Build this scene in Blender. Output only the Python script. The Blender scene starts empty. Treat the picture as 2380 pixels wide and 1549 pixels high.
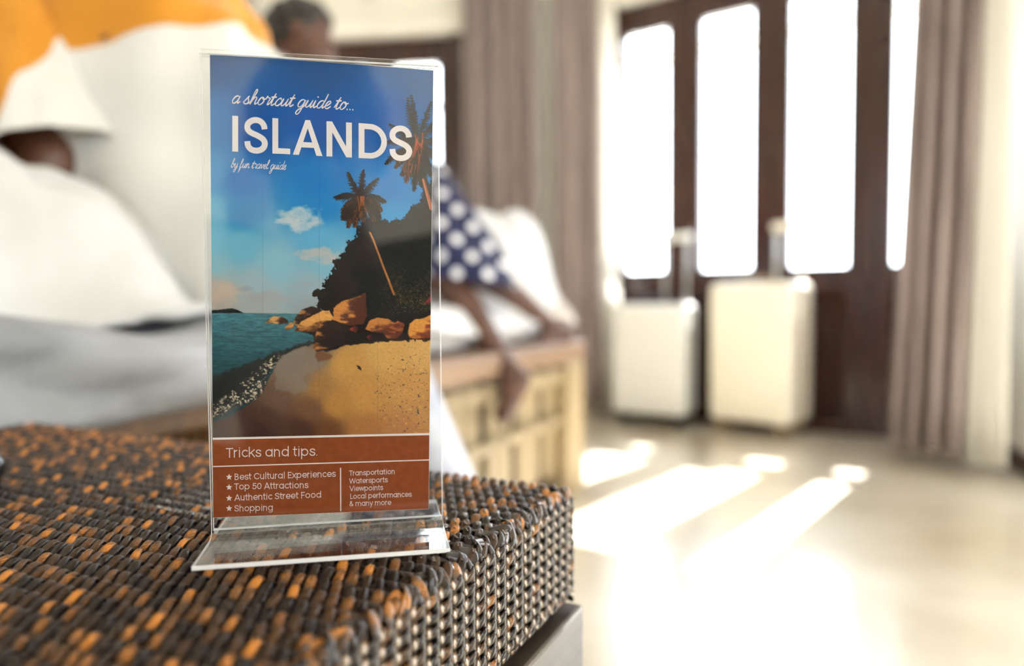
import bpy, bmesh, math, random
import numpy as np
from mathutils import Vector, Matrix
D = bpy.data
C = bpy.context.scene.collection
SC = bpy.context.scene
R = math.radians
# ------------------------------------------------------------------ camera
F = 1640.0
cam = D.cameras.new('camera'); cam.sensor_width = 36; cam.lens = F / 2380 * 36
cam.clip_start = .01; cam.clip_end = 100
co = D.objects.new('camera', cam); C.objects.link(co)
CZ = .581
_p, _ro = R(2.9), .009
_f = Vector((0, math.cos(_p), -math.sin(_p))); _r0 = Vector((1, 0, 0)); _u0 = Vector((0, math.sin(_p), math.cos(_p)))
_r = math.cos(_ro) * _r0 - math.sin(_ro) * _u0; _u = math.sin(_ro) * _r0 + math.cos(_ro) * _u0
co.matrix_world = Matrix(((_r.x, _u.x, -_f.x, 0), (_r.y, _u.y, -_f.y, 0), (_r.z, _u.z, -_f.z, CZ), (0, 0, 0, 1)))
cam.dof.use_dof = True; cam.dof.focus_distance = .325; cam.dof.aperture_fstop = 2.9; cam.dof.aperture_blades = 0
SC.camera = co
# ------------------------------------------------------------------ world, sun, exposure
W = D.worlds.new('world'); SC.world = W; W.use_nodes = True
bg = W.node_tree.nodes['Background']; bg.inputs[0].default_value = (.87, .94, 1, 1); bg.inputs[1].default_value = 14.0
sun = D.lights.new('sun', 'SUN'); sun.energy = 52; sun.angle = R(.6); sun.color = (1, .98, .95)
so = D.objects.new('sun', sun); C.objects.link(so)
so.rotation_euler = Vector((-.46, -.54, -.715)).to_track_quat('-Z', 'Y').to_euler()
SC.view_settings.view_transform = 'Standard'; SC.view_settings.look = 'None'
SC.view_settings.gamma = 1; SC.view_settings.use_curve_mapping = False; SC.view_settings.exposure = .0
SC.cycles.max_bounces = 14; SC.cycles.diffuse_bounces = 6; SC.cycles.glossy_bounces = 4
SC.cycles.transparent_max_bounces = 24; SC.cycles.transmission_bounces = 6
SC.cycles.sample_clamp_indirect = 8; SC.cycles.caustics_reflective = False; SC.cycles.caustics_refractive = False
SC.cycles.use_denoising = True

# ------------------------------------------------------------------ helpers
def at(px, py, Y):
    "world point on the photograph's ray px,py at distance Y in front"
    d = _f + (px - 1190) / F * _r - (py - 774.5) / F * _u
    return Vector((0, 0, CZ)) + d * (Y / d.y)
def s2l(c):
    c = np.asarray(c, float) / 255.
    return np.where(c <= .04045, c / 12.92, ((c + .055) / 1.055) ** 2.4)
def L(r, g, b): return tuple(float(v) for v in s2l((r, g, b))) + (1,)
def mat(name, col, rough=.6, **k):
    m = D.materials.new(name); m.use_nodes = True
    b = m.node_tree.nodes['Principled BSDF']
    b.inputs['Base Color'].default_value = col; b.inputs['Roughness'].default_value = rough
    for n, v in k.items(): b.inputs[n.replace('_', ' ')].default_value = v
    return m
def nodes(m): return m.node_tree.nodes, m.node_tree.links, m.node_tree.nodes.get('Principled BSDF')
def noisy(m, c1, c2, scale=(5, 5, 5), detail=4, bump=0, bscale=None, lo=.35, hi=.65, coord='Object', dist=.002):
    "procedural two-colour noise with optional bump"
    N, Lk, b = nodes(m)
    tc = N.new('ShaderNodeTexCoord'); mp = N.new('ShaderNodeMapping'); mp.inputs['Scale'].default_value = scale
    Lk.new(tc.outputs[coord], mp.inputs[0])
    n = N.new('ShaderNodeTexNoise'); n.inputs['Scale'].default_value = 1; n.inputs['Detail'].default_value = detail
    Lk.new(mp.outputs[0], n.inputs['Vector'])
    r = N.new('ShaderNodeValToRGB'); r.color_ramp.elements[0].position = lo; r.color_ramp.elements[1].position = hi
    r.color_ramp.elements[0].color = c1; r.color_ramp.elements[1].color = c2
    Lk.new(n.outputs['Fac'], r.inputs[0]); Lk.new(r.outputs[0], b.inputs['Base Color'])
    if bump:
        bp = N.new('ShaderNodeBump'); bp.inputs['Strength'].default_value = bump; bp.inputs['Distance'].default_value = dist
        if bscale:
            n2 = N.new('ShaderNodeTexNoise'); n2.inputs['Scale'].default_value = bscale; n2.inputs['Detail'].default_value = 5
            Lk.new(tc.outputs[coord], n2.inputs['Vector']); Lk.new(n2.outputs['Fac'], bp.inputs['Height'])
        else: Lk.new(n.outputs['Fac'], bp.inputs['Height'])
        Lk.new(bp.outputs[0], b.inputs['Normal'])
    return m
def wood(name, c1, c2, rough=.45, axis=2, sc=1.0, **k):
    m = mat(name, c1, rough, **k); s = [60 * sc] * 3; s[axis] = 4 * sc
    return noisy(m, c1, c2, tuple(s), 5, .25, None, .3, .7)
def mesh(name, V, Fc, m=None, parent=None, smooth=False, loc=None):
    me = D.meshes.new(name); me.from_pydata([tuple(v) for v in V], [], [tuple(f) for f in Fc]); me.update()
    if smooth: me.shade_smooth()
    if m: me.materials.append(m)
    return link(name, me, parent, loc)
def link(name, me, parent=None, loc=None):
    o = D.objects.new(name, me); C.objects.link(o)
    if parent: o.parent = parent
    if loc: o.location = loc
    return o
def empty(name, loc=(0, 0, 0), rz=0):
    o = D.objects.new(name, None); C.objects.link(o); o.location = loc; o.rotation_euler = (0, 0, rz); o.empty_display_size = .1
    return o
def tag(o, label=None, cat=None, group=None, kind=None):
    if label: o['label'] = label
    if cat: o['category'] = cat
    if group: o['group'] = group
    if kind: o['kind'] = kind
    return o
class MB:
    "collects primitives into one mesh"
    def __init__(s): s.V = []; s.F = []
    def add(s, V, Fc):
        n = len(s.V); s.V += [Vector(v) for v in V]; s.F += [tuple(i + n for i in f) for f in Fc]; return s
    def box(s, a, b, ch=0.0, M=None):
        x0, y0, z0 = a; x1, y1, z1 = b
        if ch <= 0:
            V = [(x, y, z) for z in (z0, z1) for y in (y0, y1) for x in (x0, x1)]
            Fc = [(0, 2, 3, 1), (4, 5, 7, 6), (0, 1, 5, 4), (2, 6, 7, 3), (0, 4, 6, 2), (1, 3, 7, 5)]
        else:
            bm = bmesh.new(); bmesh.ops.create_cube(bm, size=1)
            for v in bm.verts: v.co = Vector(((x0 + x1) / 2 + v.co.x * (x1 - x0), (y0 + y1) / 2 + v.co.y * (y1 - y0), (z0 + z1) / 2 + v.co.z * (z1 - z0)))
            bmesh.ops.bevel(bm, geom=bm.edges[:] + bm.verts[:], offset=ch, segments=2 if ch < .02 else 4, profile=.5, affect='EDGES')
            bm.verts.index_update()
            V = [v.co.copy() for v in bm.verts]; Fc = [[v.index for v in f.verts] for f in bm.faces]; bm.free()
        if M: V = [M @ Vector(v) for v in V]
        return s.add(V, Fc)
    def tube(s, P, rad, n=8, caps=True, sq=1.0):
        "tapered tube along points; rad float or list"
        P = [Vector(p) for p in P]; k = len(P)
        rs = rad if isinstance(rad, (list, tuple)) else [rad] * k
        V = []; up = Vector((0, 0, 1)); prev = None
        for i, p in enumerate(P):
            t = (P[min(i + 1, k - 1)] - P[max(i - 1, 0)]).normalized()
            a = t.cross(up) if prev is None else (prev - t * prev.dot(t))
            if a.length < 1e-4: a = t.cross(Vector((1, 0, 0)))
            a.normalize(); prev = a; b = t.cross(a)
            for j in range(n):
                q = 2 * math.pi * j / n; V.append(p + (a * math.cos(q) + b * math.sin(q) * sq) * rs[i])
        Fc = [(i * n + j, i * n + (j + 1) % n, (i + 1) * n + (j + 1) % n, (i + 1) * n + j) for i in range(k - 1) for j in range(n)]
        if caps: Fc += [tuple(range(n))[::-1], tuple((k - 1) * n + j for j in range(n))]
        return s.add(V, Fc)
    def ell(s, c, r, M=None, nu=16, nv=12):
        V = [Vector((0, 0, r[2]))]; Fc = []
        for i in range(1, nv):
            th = math.pi * i / nv
            for j in range(nu):
                q = 2 * math.pi * j / nu; V.append(Vector((r[0] * math.sin(th) * math.cos(q), r[1] * math.sin(th) * math.sin(q), r[2] * math.cos(th))))
        V.append(Vector((0, 0, -r[2]))); e = len(V) - 1
        for j in range(nu): Fc += [(0, 1 + j, 1 + (j + 1) % nu), (e, e - nu + (j + 1) % nu, e - nu + j)]
        for i in range(nv - 2):
            for j in range(nu): a = 1 + i * nu; Fc.append((a + j, a + nu + j, a + nu + (j + 1) % nu, a + (j + 1) % nu))
        if M: V = [M @ v for v in V]
        return s.add([v + Vector(c) for v in V], Fc)
    def capsule(s, a, b, ra, rb, n=12):
        a, b = Vector(a), Vector(b); t = (b - a).normalized(); P = []; rr = []
        for k in range(4, 0, -1): q = k / 4 * math.pi / 2 * .96; P.append(a - t * ra * math.sin(q)); rr.append(ra * math.cos(q))
        P += [a, b]; rr += [ra, rb]
        for k in range(1, 5): q = k / 4 * math.pi / 2 * .96; P.append(b + t * rb * math.sin(q)); rr.append(rb * math.cos(q))
        return s.tube(P, rr, n)
    def build(s, name, m=None, parent=None, smooth=False, loc=None): return mesh(name, s.V, s.F, m, parent, smooth, loc)

# value noise for numpy
_rng = np.random.RandomState(7); _T = _rng.rand(256, 256)
def vn(x, y):
    xi = np.floor(x).astype(int); yi = np.floor(y).astype(int); fx = x - xi; fy = y - yi
    fx = fx * fx * (3 - 2 * fx); fy = fy * fy * (3 - 2 * fy)
    g = lambda a, b: _T[a & 255, b & 255]
    return (g(xi, yi) * (1 - fx) + g(xi + 1, yi) * fx) * (1 - fy) + (g(xi, yi + 1) * (1 - fx) + g(xi + 1, yi + 1) * fx) * fy
def fbm(x, y, o=4):
    s = 0; a = .5; t = 0
    for i in range(o): s = s + a * vn(x + 17 * i, y + 31 * i); t += a; a *= .5; x = x * 2.03; y = y * 2.03
    return s / t

# ------------------------------------------------------------------ materials
M_wall = noisy(mat('cream_plaster', L(232, 224, 206), .9), L(230, 226, 214), L(240, 237, 228), (3, 3, 3), 4, .1, 40)
M_ceil = mat('white_ceiling', L(240, 238, 232), .9)
M_floor = mat('polished_concrete', L(190, 175, 150), .3, Specular_IOR_Level=.5, Coat_Weight=1.0, Coat_Roughness=.2)
noisy(M_floor, L(170, 156, 132), L(216, 209, 194), (2.2, 2.2, 2.2), 7, .12, 25, .3, .7, dist=.004)
M_dark = wood('dark_red_wood', L(36, 18, 14), L(66, 35, 29), .2, 2)
M_louv = wood('louver_wood', L(48, 29, 23), L(86, 52, 40), .35, 0)
M_out = mat('pale_terrace', L(215, 210, 200), .9)
def thin_glass(name, tint=(1, 1, 1, 1), refl=1.0, rough=0.0):
    m = D.materials.new(name); m.use_nodes = True; N = m.node_tree.nodes; Lk = m.node_tree.links; N.clear()
    o = N.new('ShaderNodeOutputMaterial'); mx = N.new('ShaderNodeMixShader'); t = N.new('ShaderNodeBsdfTransparent'); g = N.new('ShaderNodeBsdfGlossy')
    f = N.new('ShaderNodeFresnel'); ge = N.new('ShaderNodeNewGeometry'); mi = N.new('ShaderNodeMapRange'); mi.inputs['To Min'].default_value = 1.49; mi.inputs['To Max'].default_value = 1 / 1.49
    Lk.new(ge.outputs['Backfacing'], mi.inputs['Value']); Lk.new(mi.outputs[0], f.inputs[0])
    g.inputs['Roughness'].default_value = rough; t.inputs[0].default_value = tint
    mm = N.new('ShaderNodeMath'); mm.operation = 'MULTIPLY'; mm.inputs[1].default_value = refl; mm.use_clamp = True
    Lk.new(f.outputs[0], mm.inputs[0]); Lk.new(mm.outputs[0], mx.inputs[0]); Lk.new(t.outputs[0], mx.inputs[1]); Lk.new(g.outputs[0], mx.inputs[2]); Lk.new(mx.outputs[0], o.inputs[0])
    return m
M_pane = thin_glass('window_glass')
# ------------------------------------------------------------------ the room
def seg_frame(a, b):
    "matrix whose x runs a->b along a wall, y points out of the room, z up"
    a = Vector((a[0], a[1], 0)); b = Vector((b[0], b[1], 0)); x = (b - a).normalized(); y = Vector((-x.y, x.x, 0))
    return Matrix(((x.x, y.x, 0, a.x), (x.y, y.y, 0, a.y), (0, 0, 1, 0), (0, 0, 0, 1))), (b - a).length
H = 2.75
def wall(name, a, b, openings=(), th=.14, inner=1):
    M, ln = seg_frame(a, b); mb = MB(); x = 0
    for (o0, o1, z0, z1) in sorted(openings):
        mb.box((x, 0, 0), (o0, th, H)); mb.box((o0, 0, z1), (o1, th, H))
        if z0 > 0: mb.box((o0, 0, 0), (o1, th, z0))
        x = o1
    mb.box((x, 0, 0), (ln, th, H)); o = mb.build(name, M_wall); o.matrix_world = M; tag(o, kind='structure')
    return M, ln
def poly_slab(name, P, z0, z1, m):
    n = len(P); V = [(x, y, z0) for x, y in P] + [(x, y, z1) for x, y in P]
    Fc = [tuple(range(n))[::-1], tuple(range(n, 2 * n))] + [(i, (i + 1) % n, n + (i + 1) % n, n + i) for i in range(n)]
    return tag(mesh(name, V, Fc, m), kind='structure')
c1 = (.10, 3.79); c2 = (1.766, 2.635)
ROOM = [(-3.3, 4.13), c1, c2, (1.60, 2.13), (2.7, 1.75), (2.7, -2.3), (-3.3, -2.3)]
poly_slab('floor', ROOM, -.1, 0, M_floor); poly_slab('ceiling', ROOM, H, H + .1, M_ceil)
gp = MB().box((-14, -9, -.14), (14, 16, -.101)).build('ground_outside', M_out); tag(gp, kind='structure')

def door_leaf(parent_name, M, x0, x1, px0, px1, ztop=1.985, gz0=.70, gz1=1.845, handle=False, bar=None):
    "one glazed leaf: stiles and rails as one frame, pane, louvres below"
    n = D.objects.new(parent_name, None); C.objects.link(n); n.matrix_world = M; n['kind'] = 'structure'
    y0, y1 = .04, .085
    fr = MB()
    fr.box((x0, y0, .01), (px0, y1, ztop)); fr.box((px1, y0, .01), (x1, y1, ztop))
    fr.box((px0, y0, gz1), (px1, y1, ztop)); fr.box((px0, y0, gz0 - .10), (px1, y1, gz0)); fr.box((px0, y0, .01), (px1, y1, .05))
    fr.build('door_frame', M_dark, n)
    MB().box((px0 - .004, y0 + .02, gz0 - .004), (px1 + .004, y0 + .025, gz1 + .004)).build('pane', M_pane, n)
    if bar:
        MB().box((px0, y0 + .008, bar - .009), (px1, y0 + .035, bar + .009)).build('glazing_bar', M_dark, n)
    k = 20; hh = (gz0 - .10 - .05) / k; sl = D.meshes.new('louver')
    mb = MB(); Mr = Matrix.Rotation(R(-38), 4, 'X'); mb.box((px0 + .001, -.014, -.0045), (px1 - .001, .014, .0045), M=Mr)
    sl.from_pydata([tuple(v) for v in mb.V], [], mb.F); sl.materials.append(M_louv)
    for i in range(k): link('louver', sl, n, (0, (y0 + y1) / 2, .05 + hh * (i + .5)))
    MB().box((px0, y1 - .006, .05), (px1, y1, gz0 - .10)).build('back_board', M_louv, n)
    if handle:
        h = MB().tube([(handle, y0 - .03, .95), (handle, y0 - .03, 1.09)], .007).tube([(handle, y0, .96), (handle, y0 - .03, .96)], .006).tube([(handle, y0, 1.08), (handle, y0 - .03, 1.08)], .006)
        h.build('door_handle', M_steel, n, True)
    return n
M_steel = mat('brushed_steel', L(190, 190, 188), .3, Metallic=1.0)

# window wall (right) with four narrow glazed leaves
Aw = Vector((.517, 3.5)); t1 = (Aw - Vector(c1)).length
Mw, lnw = wall('wall_right', c1, c2, [(t1 - .0, t1 + 1.515, 0, 1.985)])
cent = [.135, .53, .925, 1.32]; names = ['door_1', 'door_2', 'door_3', 'door_4']
bnd = [.012, .332, .728, 1.122, 1.503]
for i in range(4):
    pc = t1 + cent[i]
    door_leaf(names[i], Mw, t1 + bnd[i], t1 + bnd[i + 1], pc - .114, pc + .114)
fr = MB().box((t1, .0, 0), (t1 + .012, .13, 1.985)).box((t1 + 1.503, .0, 0), (t1 + 1.515, .13, 1.985))
o = fr.build('trim_1', M_dark); o.matrix_world = Mw; tag(o, kind='structure')
# far wall with the other set of doors
fa, fb = (-3.3, 4.13), c1
Mf, lnf = seg_frame(fa, fb)
ux = lambda X: (X + 3.3) / (fb[0] + 3.3) * lnf
wall('wall_far', fa, fb, [(ux(-1.93), ux(-.25), 0, 1.985)])
for i in range(4):
    cx = -.5075 - .395 * i
    door_leaf('door_%d' % (5 + i), Mf, ux(cx - .1965), ux(cx + .1965), ux(cx - .114), ux(cx + .114), bar=1.62)
o = MB().box((ux(-.311), 0, 0), (ux(-.25), .13, 1.985)).box((ux(-1.93), 0, 0), (ux(-1.893), .13, 1.985)).build('trim_2', M_dark); o.matrix_world = Mf; tag(o, kind='structure')
# plaster lip above the far doors
o = MB().box((ux(-2.6), -.05, 1.985), (ux(-.22), -.0, 2.07), .012).build('trim_3', M_wall); o.matrix_world = Mf; tag(o, kind='structure')
wall('wall_side', c2, (1.60, 2.13)); wall('wall_alcove', (1.60, 2.13), (2.7, 1.75), [(.12, 1.05, .12, 2.2)])
wall('wall_east', (2.7, 1.75), (2.7, -2.3), [(2.35, 3.45, .6, 2.1)])
Mb, lnb = wall('wall_back', (2.7, -2.3), (-3.3, -2.3), [(.15, 1.3, .8, 2.2), (4.7, 5.4, 1.0, 2.0)])
wall('wall_left', (-3.3, -2.3), (-3.3, 4.13))
for k, (M_, a_, b_, z0, z1) in enumerate([(Mb, .15, 1.3, .8, 2.2), (Mb, 4.7, 5.4, 1.0, 2.0), (seg_frame((1.60, 2.13), (2.7, 1.75))[0], .12, 1.05, .12, 2.2), (seg_frame((2.7, 1.75), (2.7, -2.3))[0], 2.35, 3.45, .6, 2.1)]):  # unseen windows, added to bring light onto the leaflet and the wicker
    f = MB(); w = .05; m_ = (a_ + b_) / 2
    for (p, q) in [((a_, z0), (a_ + w, z1)), ((b_ - w, z0), (b_, z1)), ((a_, z0), (b_, z0 + w)), ((a_, z1 - w), (b_, z1)), ((m_ - w / 2, z0), (m_ + w / 2, z1))]:
        f.box((p[0], .03, p[1]), (q[0], .08, q[1]))
    n = f.build('window_%d' % (k + 1), M_dark); n.matrix_world = M_; tag(n, kind='structure')
    MB().box((a_ + w, .05, z0 + w), (b_ - w, .055, z1 - w)).build('pane', M_pane, n)
o = MB().box((t1, 0, -.09), (t1 + 1.515, .14, .012)).build('trim_4', M_dark); o.matrix_world = Mw; tag(o, kind='structure')
o = MB().box((ux(-1.93), 0, -.09), (ux(-.25), .14, .012)).build('trim_5', M_dark); o.matrix_world = Mf; tag(o, kind='structure')
# baseboards
for nm, a_, b_ in (('baseboard_side', c2, (1.60, 2.13)), ('baseboard_alcove', (1.60, 2.13), (2.7, 1.75))):
    M_, l_ = seg_frame(a_, b_); o = MB().box((0, -.012, 0), (l_, 0, .07)).build(nm, M_dark); o.matrix_world = M_; tag(o, kind='structure')
# roof overhang and a slatted pergola beam outside the window wall
eb = MB().box((t1 - .6, 1.3, 2.11), (t1 + 2.2, 1.36, 2.19))
o = eb.build('pergola_beam', mat('white_fascia', L(225, 225, 222), .8)); o.matrix_world = Mw; tag(o, kind='structure')
fx = MB().tube([(0, -.0, 0), (0, -.03, 0), (0, -.045, -.02), (0, -.045, -.05)], [.018, .016, .012, .004]).build('wall_hook', M_steel, None, True)
fx.matrix_world = Matrix.Translation(at(862, -8, 3.9)) ; fx.location.y = 4.13 - .0991 * (fx.location.x + 3.3) + .003
tag(fx, 'small dark metal hook high on the cream wall above the far doors', 'hook')

# ------------------------------------------------------------------ curtains
def cloth_mat(name, c1_, c2_, trans=.25, rough=.7, sheen=.3):
    m = D.materials.new(name); m.use_nodes = True; N, Lk, b = nodes(m)
    b.inputs['Roughness'].default_value = rough; b.inputs['Sheen Weight'].default_value = sheen
    noisy(m, c1_, c2_, (30, 30, 1.5), 4, .2, None)
    o = N['Material Output']; tr = N.new('ShaderNodeBsdfTranslucent'); mx = N.new('ShaderNodeMixShader'); mx.inputs[0].default_value = trans
    tr.inputs[0].default_value = c2_
    Lk.new(b.outputs[0], mx.inputs[1]); Lk.new(tr.outputs[0], mx.inputs[2]); Lk.new(mx.outputs[0], o.inputs[0])
    return m
M_taupe = cloth_mat('taupe_satin', L(134, 121, 118), L(170, 155, 151), .12, .45)
M_sheer = cloth_mat('cream_sheer', L(240, 239, 233), L(248, 247, 243), .5, .8)
def curtain(name, top, bot, z0, z1, folds, amp, m, seed=0, label='', group=None, nz=14):
    "top, bot = (xa,ya,xb,yb): the runs of the drape at its head and hem"
    rnd = random.Random(seed); n = folds * 12; ph = [rnd.uniform(-.5, .5) for _ in range(folds + 2)]; am = [rnd.uniform(.6, 1.35) for _ in range(folds + 2)]
    V = []
    for i in range(nz + 1):
        k = i / nz; z = z1 + (z0 - z1) * k
        xa, ya, xb, yb = [top[j] + (bot[j] - top[j]) * k ** 1.4 for j in range(4)]
        d = Vector((xb - xa, yb - ya)); nn = Vector((-d.y, d.x)).normalized()
        for j in range(n + 1):
            u = j / n; q = u * folds; fi = int(q); w = q - fi
            a_ = am[fi] * (1 - w) + am[fi + 1] * w; p_ = ph[fi] * (1 - w) + ph[fi + 1] * w
            off = amp * a_ * math.sin(2 * math.pi * q + p_ + .25 * math.sin(k * 3 + seed)) * (.75 + .35 * k) + amp * .25 * math.sin(4 * math.pi * q + p_ * 3)
            V.append((xa + d.x * u + nn.x * off, ya + d.y * u + nn.y * off, z + (.006 * math.sin(q * 5) if i == nz else 0)))
    Fc = [(i * (n + 1) + j, i * (n + 1) + j + 1, (i + 1) * (n + 1) + j + 1, (i + 1) * (n + 1) + j) for i in range(nz) for j in range(n)]
    o = mesh(name, V, Fc, m, None, True); sm = o.modifiers.new('thick', 'SOLIDIFY'); sm.thickness = .003
    tag(o, label, 'curtain', group); return o
def run(p0, p1, Y0, Y1):
    a = at(p0, 690, Y0); b = at(p1, 690, Y1); return (a.x, a.y, b.x, b.y)
curtain('curtain', run(1086, 1248, 3.66, 3.60), run(1080, 1262, 3.60, 3.52), .04, 2.6, 4, .045, M_taupe, 3, 'grey taupe curtain hanging just right of the guide stand, beside the far doors')
curtain('sheer_curtain', run(1250, 1292, 3.67, 3.66), run(1260, 1294, 3.62, 3.6), .05, 2.6, 2, .02, M_sheer, 5, 'narrow strip of cream sheer curtain showing between two taupe drapes')
curtain('curtain', run(1290, 1396, 3.58, 3.53), run(1294, 1402, 3.52, 3.47), .04, 2.6, 2, .04, M_taupe, 8, 'grey taupe curtain nearest the left end of the bright window wall')
curtain('sheer_curtain', run(1388, 1424, 3.50, 3.42), run(1396, 1452, 3.46, 3.36), .05, 2.6, 2, .014, M_sheer, 9, 'white sheer curtain at the left edge of the bright windows')
curtain('curtain', run(420, 592, 3.85, 3.85), run(420, 600, 3.82, 3.82), .04, 2.6, 4, .045, M_taupe, 12, 'grey taupe curtain between the shirted person and the far wall')
curtain('curtain', run(2112, 2284, 2.60, 2.36), run(2062, 2243, 2.50, 2.28), .05, 2.6, 4, .036, M_taupe, 15, 'grey taupe curtain at the right end of the windows')
curtain('sheer_curtain', run(2288, 2338, 2.34, 2.20), run(2250, 2352, 2.27, 2.14), .04, 2.6, 3, .016, M_sheer, 18, 'cream sheer curtain against the wall at the right edge')
# ------------------------------------------------------------------ woven bench in the foreground
TOP = .470
E1 = Vector((math.sin(R(26.5)), math.cos(R(26.5)), 0)); E2 = Vector((-E1.y, E1.x, 0))
CN = Vector((.034, .409, 0))
def wicker_mat(name, coat, gain):
    m = mat(name, L(80, 50, 30), .4, Coat_Weight=coat, Coat_Roughness=.05, Specular_IOR_Level=.2)
    N, Lk, b = nodes(m)
    at_ = N.new('ShaderNodeAttribute'); at_.attribute_name = 'tone'
    oi = N.new('ShaderNodeObjectInfo'); ad = N.new('ShaderNodeMath'); ad.operation = 'MULTIPLY_ADD'; ad.inputs[1].default_value = .3
    Lk.new(oi.outputs['Random'], ad.inputs[0]); 
    tc = N.new('ShaderNodeTexCoord'); mp = N.new('ShaderNodeMapping'); mp.inputs['Scale'].default_value = (350, 1800, 1800); Lk.new(tc.outputs['Object'], mp.inputs[0])
    n = N.new('ShaderNodeTexNoise'); n.inputs['Scale'].default_value = 1; n.inputs['Detail'].default_value = 3; Lk.new(mp.outputs[0], n.inputs['Vector'])
    a2 = N.new('ShaderNodeMath'); a2.operation = 'MULTIPLY_ADD'; a2.inputs[1].default_value = .75; Lk.new(n.outputs['Fac'], a2.inputs[0])
    s1 = N.new('ShaderNodeMath'); s1.operation = 'SUBTRACT'; s1.inputs[1].default_value = .36; Lk.new(at_.outputs['Fac'], s1.inputs[0])
    Lk.new(s1.outputs[0], a2.inputs[2]); Lk.new(a2.outputs[0], ad.inputs[2])
    r = N.new('ShaderNodeValToRGB'); e = r.color_ramp.elements
    e[0].position = .15; e[0].color = L(18, 11, 7); e[1].position = 1.0; e[1].color = L(164, 104, 40)
    g_ = lambda c: tuple(min(1, v * gain) for v in c[:3]) + (1,)
    e[0].color = g_(e[0].color); e[1].color = g_(e[1].color)
    for p, c in ((.40, L(38, 24, 13)), (.62, L(66, 42, 21)), (.82, L(104, 66, 30))): q = e.new(p); q.color = g_(c)
    Lk.new(ad.outputs[0], r.inputs[0]); Lk.new(r.outputs[0], b.inputs['Base Color'])
    bp = N.new('ShaderNodeBump'); bp.inputs['Strength'].default_value = .35; bp.inputs['Distance'].default_value = .0006
    Lk.new(n.outputs['Fac'], bp.inputs['Height']); Lk.new(bp.outputs[0], b.inputs['Normal'])
    return m
M_wick = wicker_mat('lacquered_wicker', .5, .95); M_wick_top = wicker_mat('lacquered_wicker_seat', .15, 1.35); M_gl = mat('glossy_cane_facet', L(140, 112, 84), .25, Coat_Weight=1.0, Coat_Roughness=.12, Coat_IOR=2.0); M_gl2 = mat('glossy_cane_crest', L(70, 50, 34), .25, Coat_Weight=1.0, Coat_Roughness=.14, Coat_IOR=2.0)  # last two colour the small plates that imitate glints on the cane
M_core = mat('dark_inner_weave', L(30, 20, 14), .8)
M_stake = mat('dark_cane', L(34, 22, 14), .4, Coat_Weight=.35, Coat_Roughness=.1)
bench = empty('woven_bench', (CN.x, CN.y, 0)); bench.rotation_euler = (0, 0, 0)
Mb_ = Matrix(((E1.x, E2.x, 0, CN.x), (E1.y, E2.y, 0, CN.y), (0, 0, 1, 0), (0, 0, 0, 1)))   # x along E1 (away), y along E2 (left)
bench.matrix_world = Mb_
tag(bench, 'dark brown lacquered wicker bench that the clear guide stand rests on', 'bench')
PX, PY, PZ = .0098, .0066, .0062
NX, NY, NZ = 56, 85, 10
LX, LY = PX * NX, PY * NY
rb = .009                                            # roundness of the edge
MB().box((-LX + .006, .006, TOP - .064), (-.006, LY - .006, TOP - .0032), .006).build('seat_core', M_core, bench)
def leaf(mb, tones, c, ln, w, th, yaw, roll, pitch, tone, nb=6, ns=7):
    "one visible bight of a flat cane: it climbs out slowly away from the viewer's end, then dives behind the next stake"
    M = Matrix.Translation(c) @ Matrix.Rotation(yaw, 4, 'Z') @ Matrix.Rotation(pitch, 4, 'Y') @ Matrix.Rotation(roll, 4, 'X')
    V = []
    for i in range(ns + 1):
        u = i / ns; u = u if u < .5 else .5 + (u - .5) ** .9 * .5 ** .1
        h = .0030 * math.sin(math.pi * u ** 1.9) ** .8 if 0 < u < 1 else 0
        k = (.45 + .55 * math.sin(math.pi * min(1, u * 1.15 + .02)) ** .6) if u < .85 else .62
        sk = -.22 * w * math.cos(math.pi * u)
        for j in range(nb):
            q = 2 * math.pi * j / nb
            V.append(M @ Vector(((u - .5) * ln, math.cos(q) * w / 2 * k + sk, math.sin(q) * th / 2 * (.6 + .4 * k) + h - .0012)))
    Fc = [(i * nb + j, i * nb + (j + 1) % nb, (i + 1) * nb + (j + 1) % nb, (i + 1) * nb + j)[::-1] for i in range(ns) for j in range(nb)]
    Fc += [tuple(range(nb)), tuple(ns * nb + j for j in range(nb))[::-1]]
    mb.add(V, Fc); tones += [.12 + (tone - .12) * (.25 + .75 * math.sin(math.pi * min(1, (i / ns) * 1.05)) ** 1.5) for i in range(ns + 1) for j in range(nb)]  # tone painted brighter at the crest as a highlight, darker towards the ends
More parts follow.
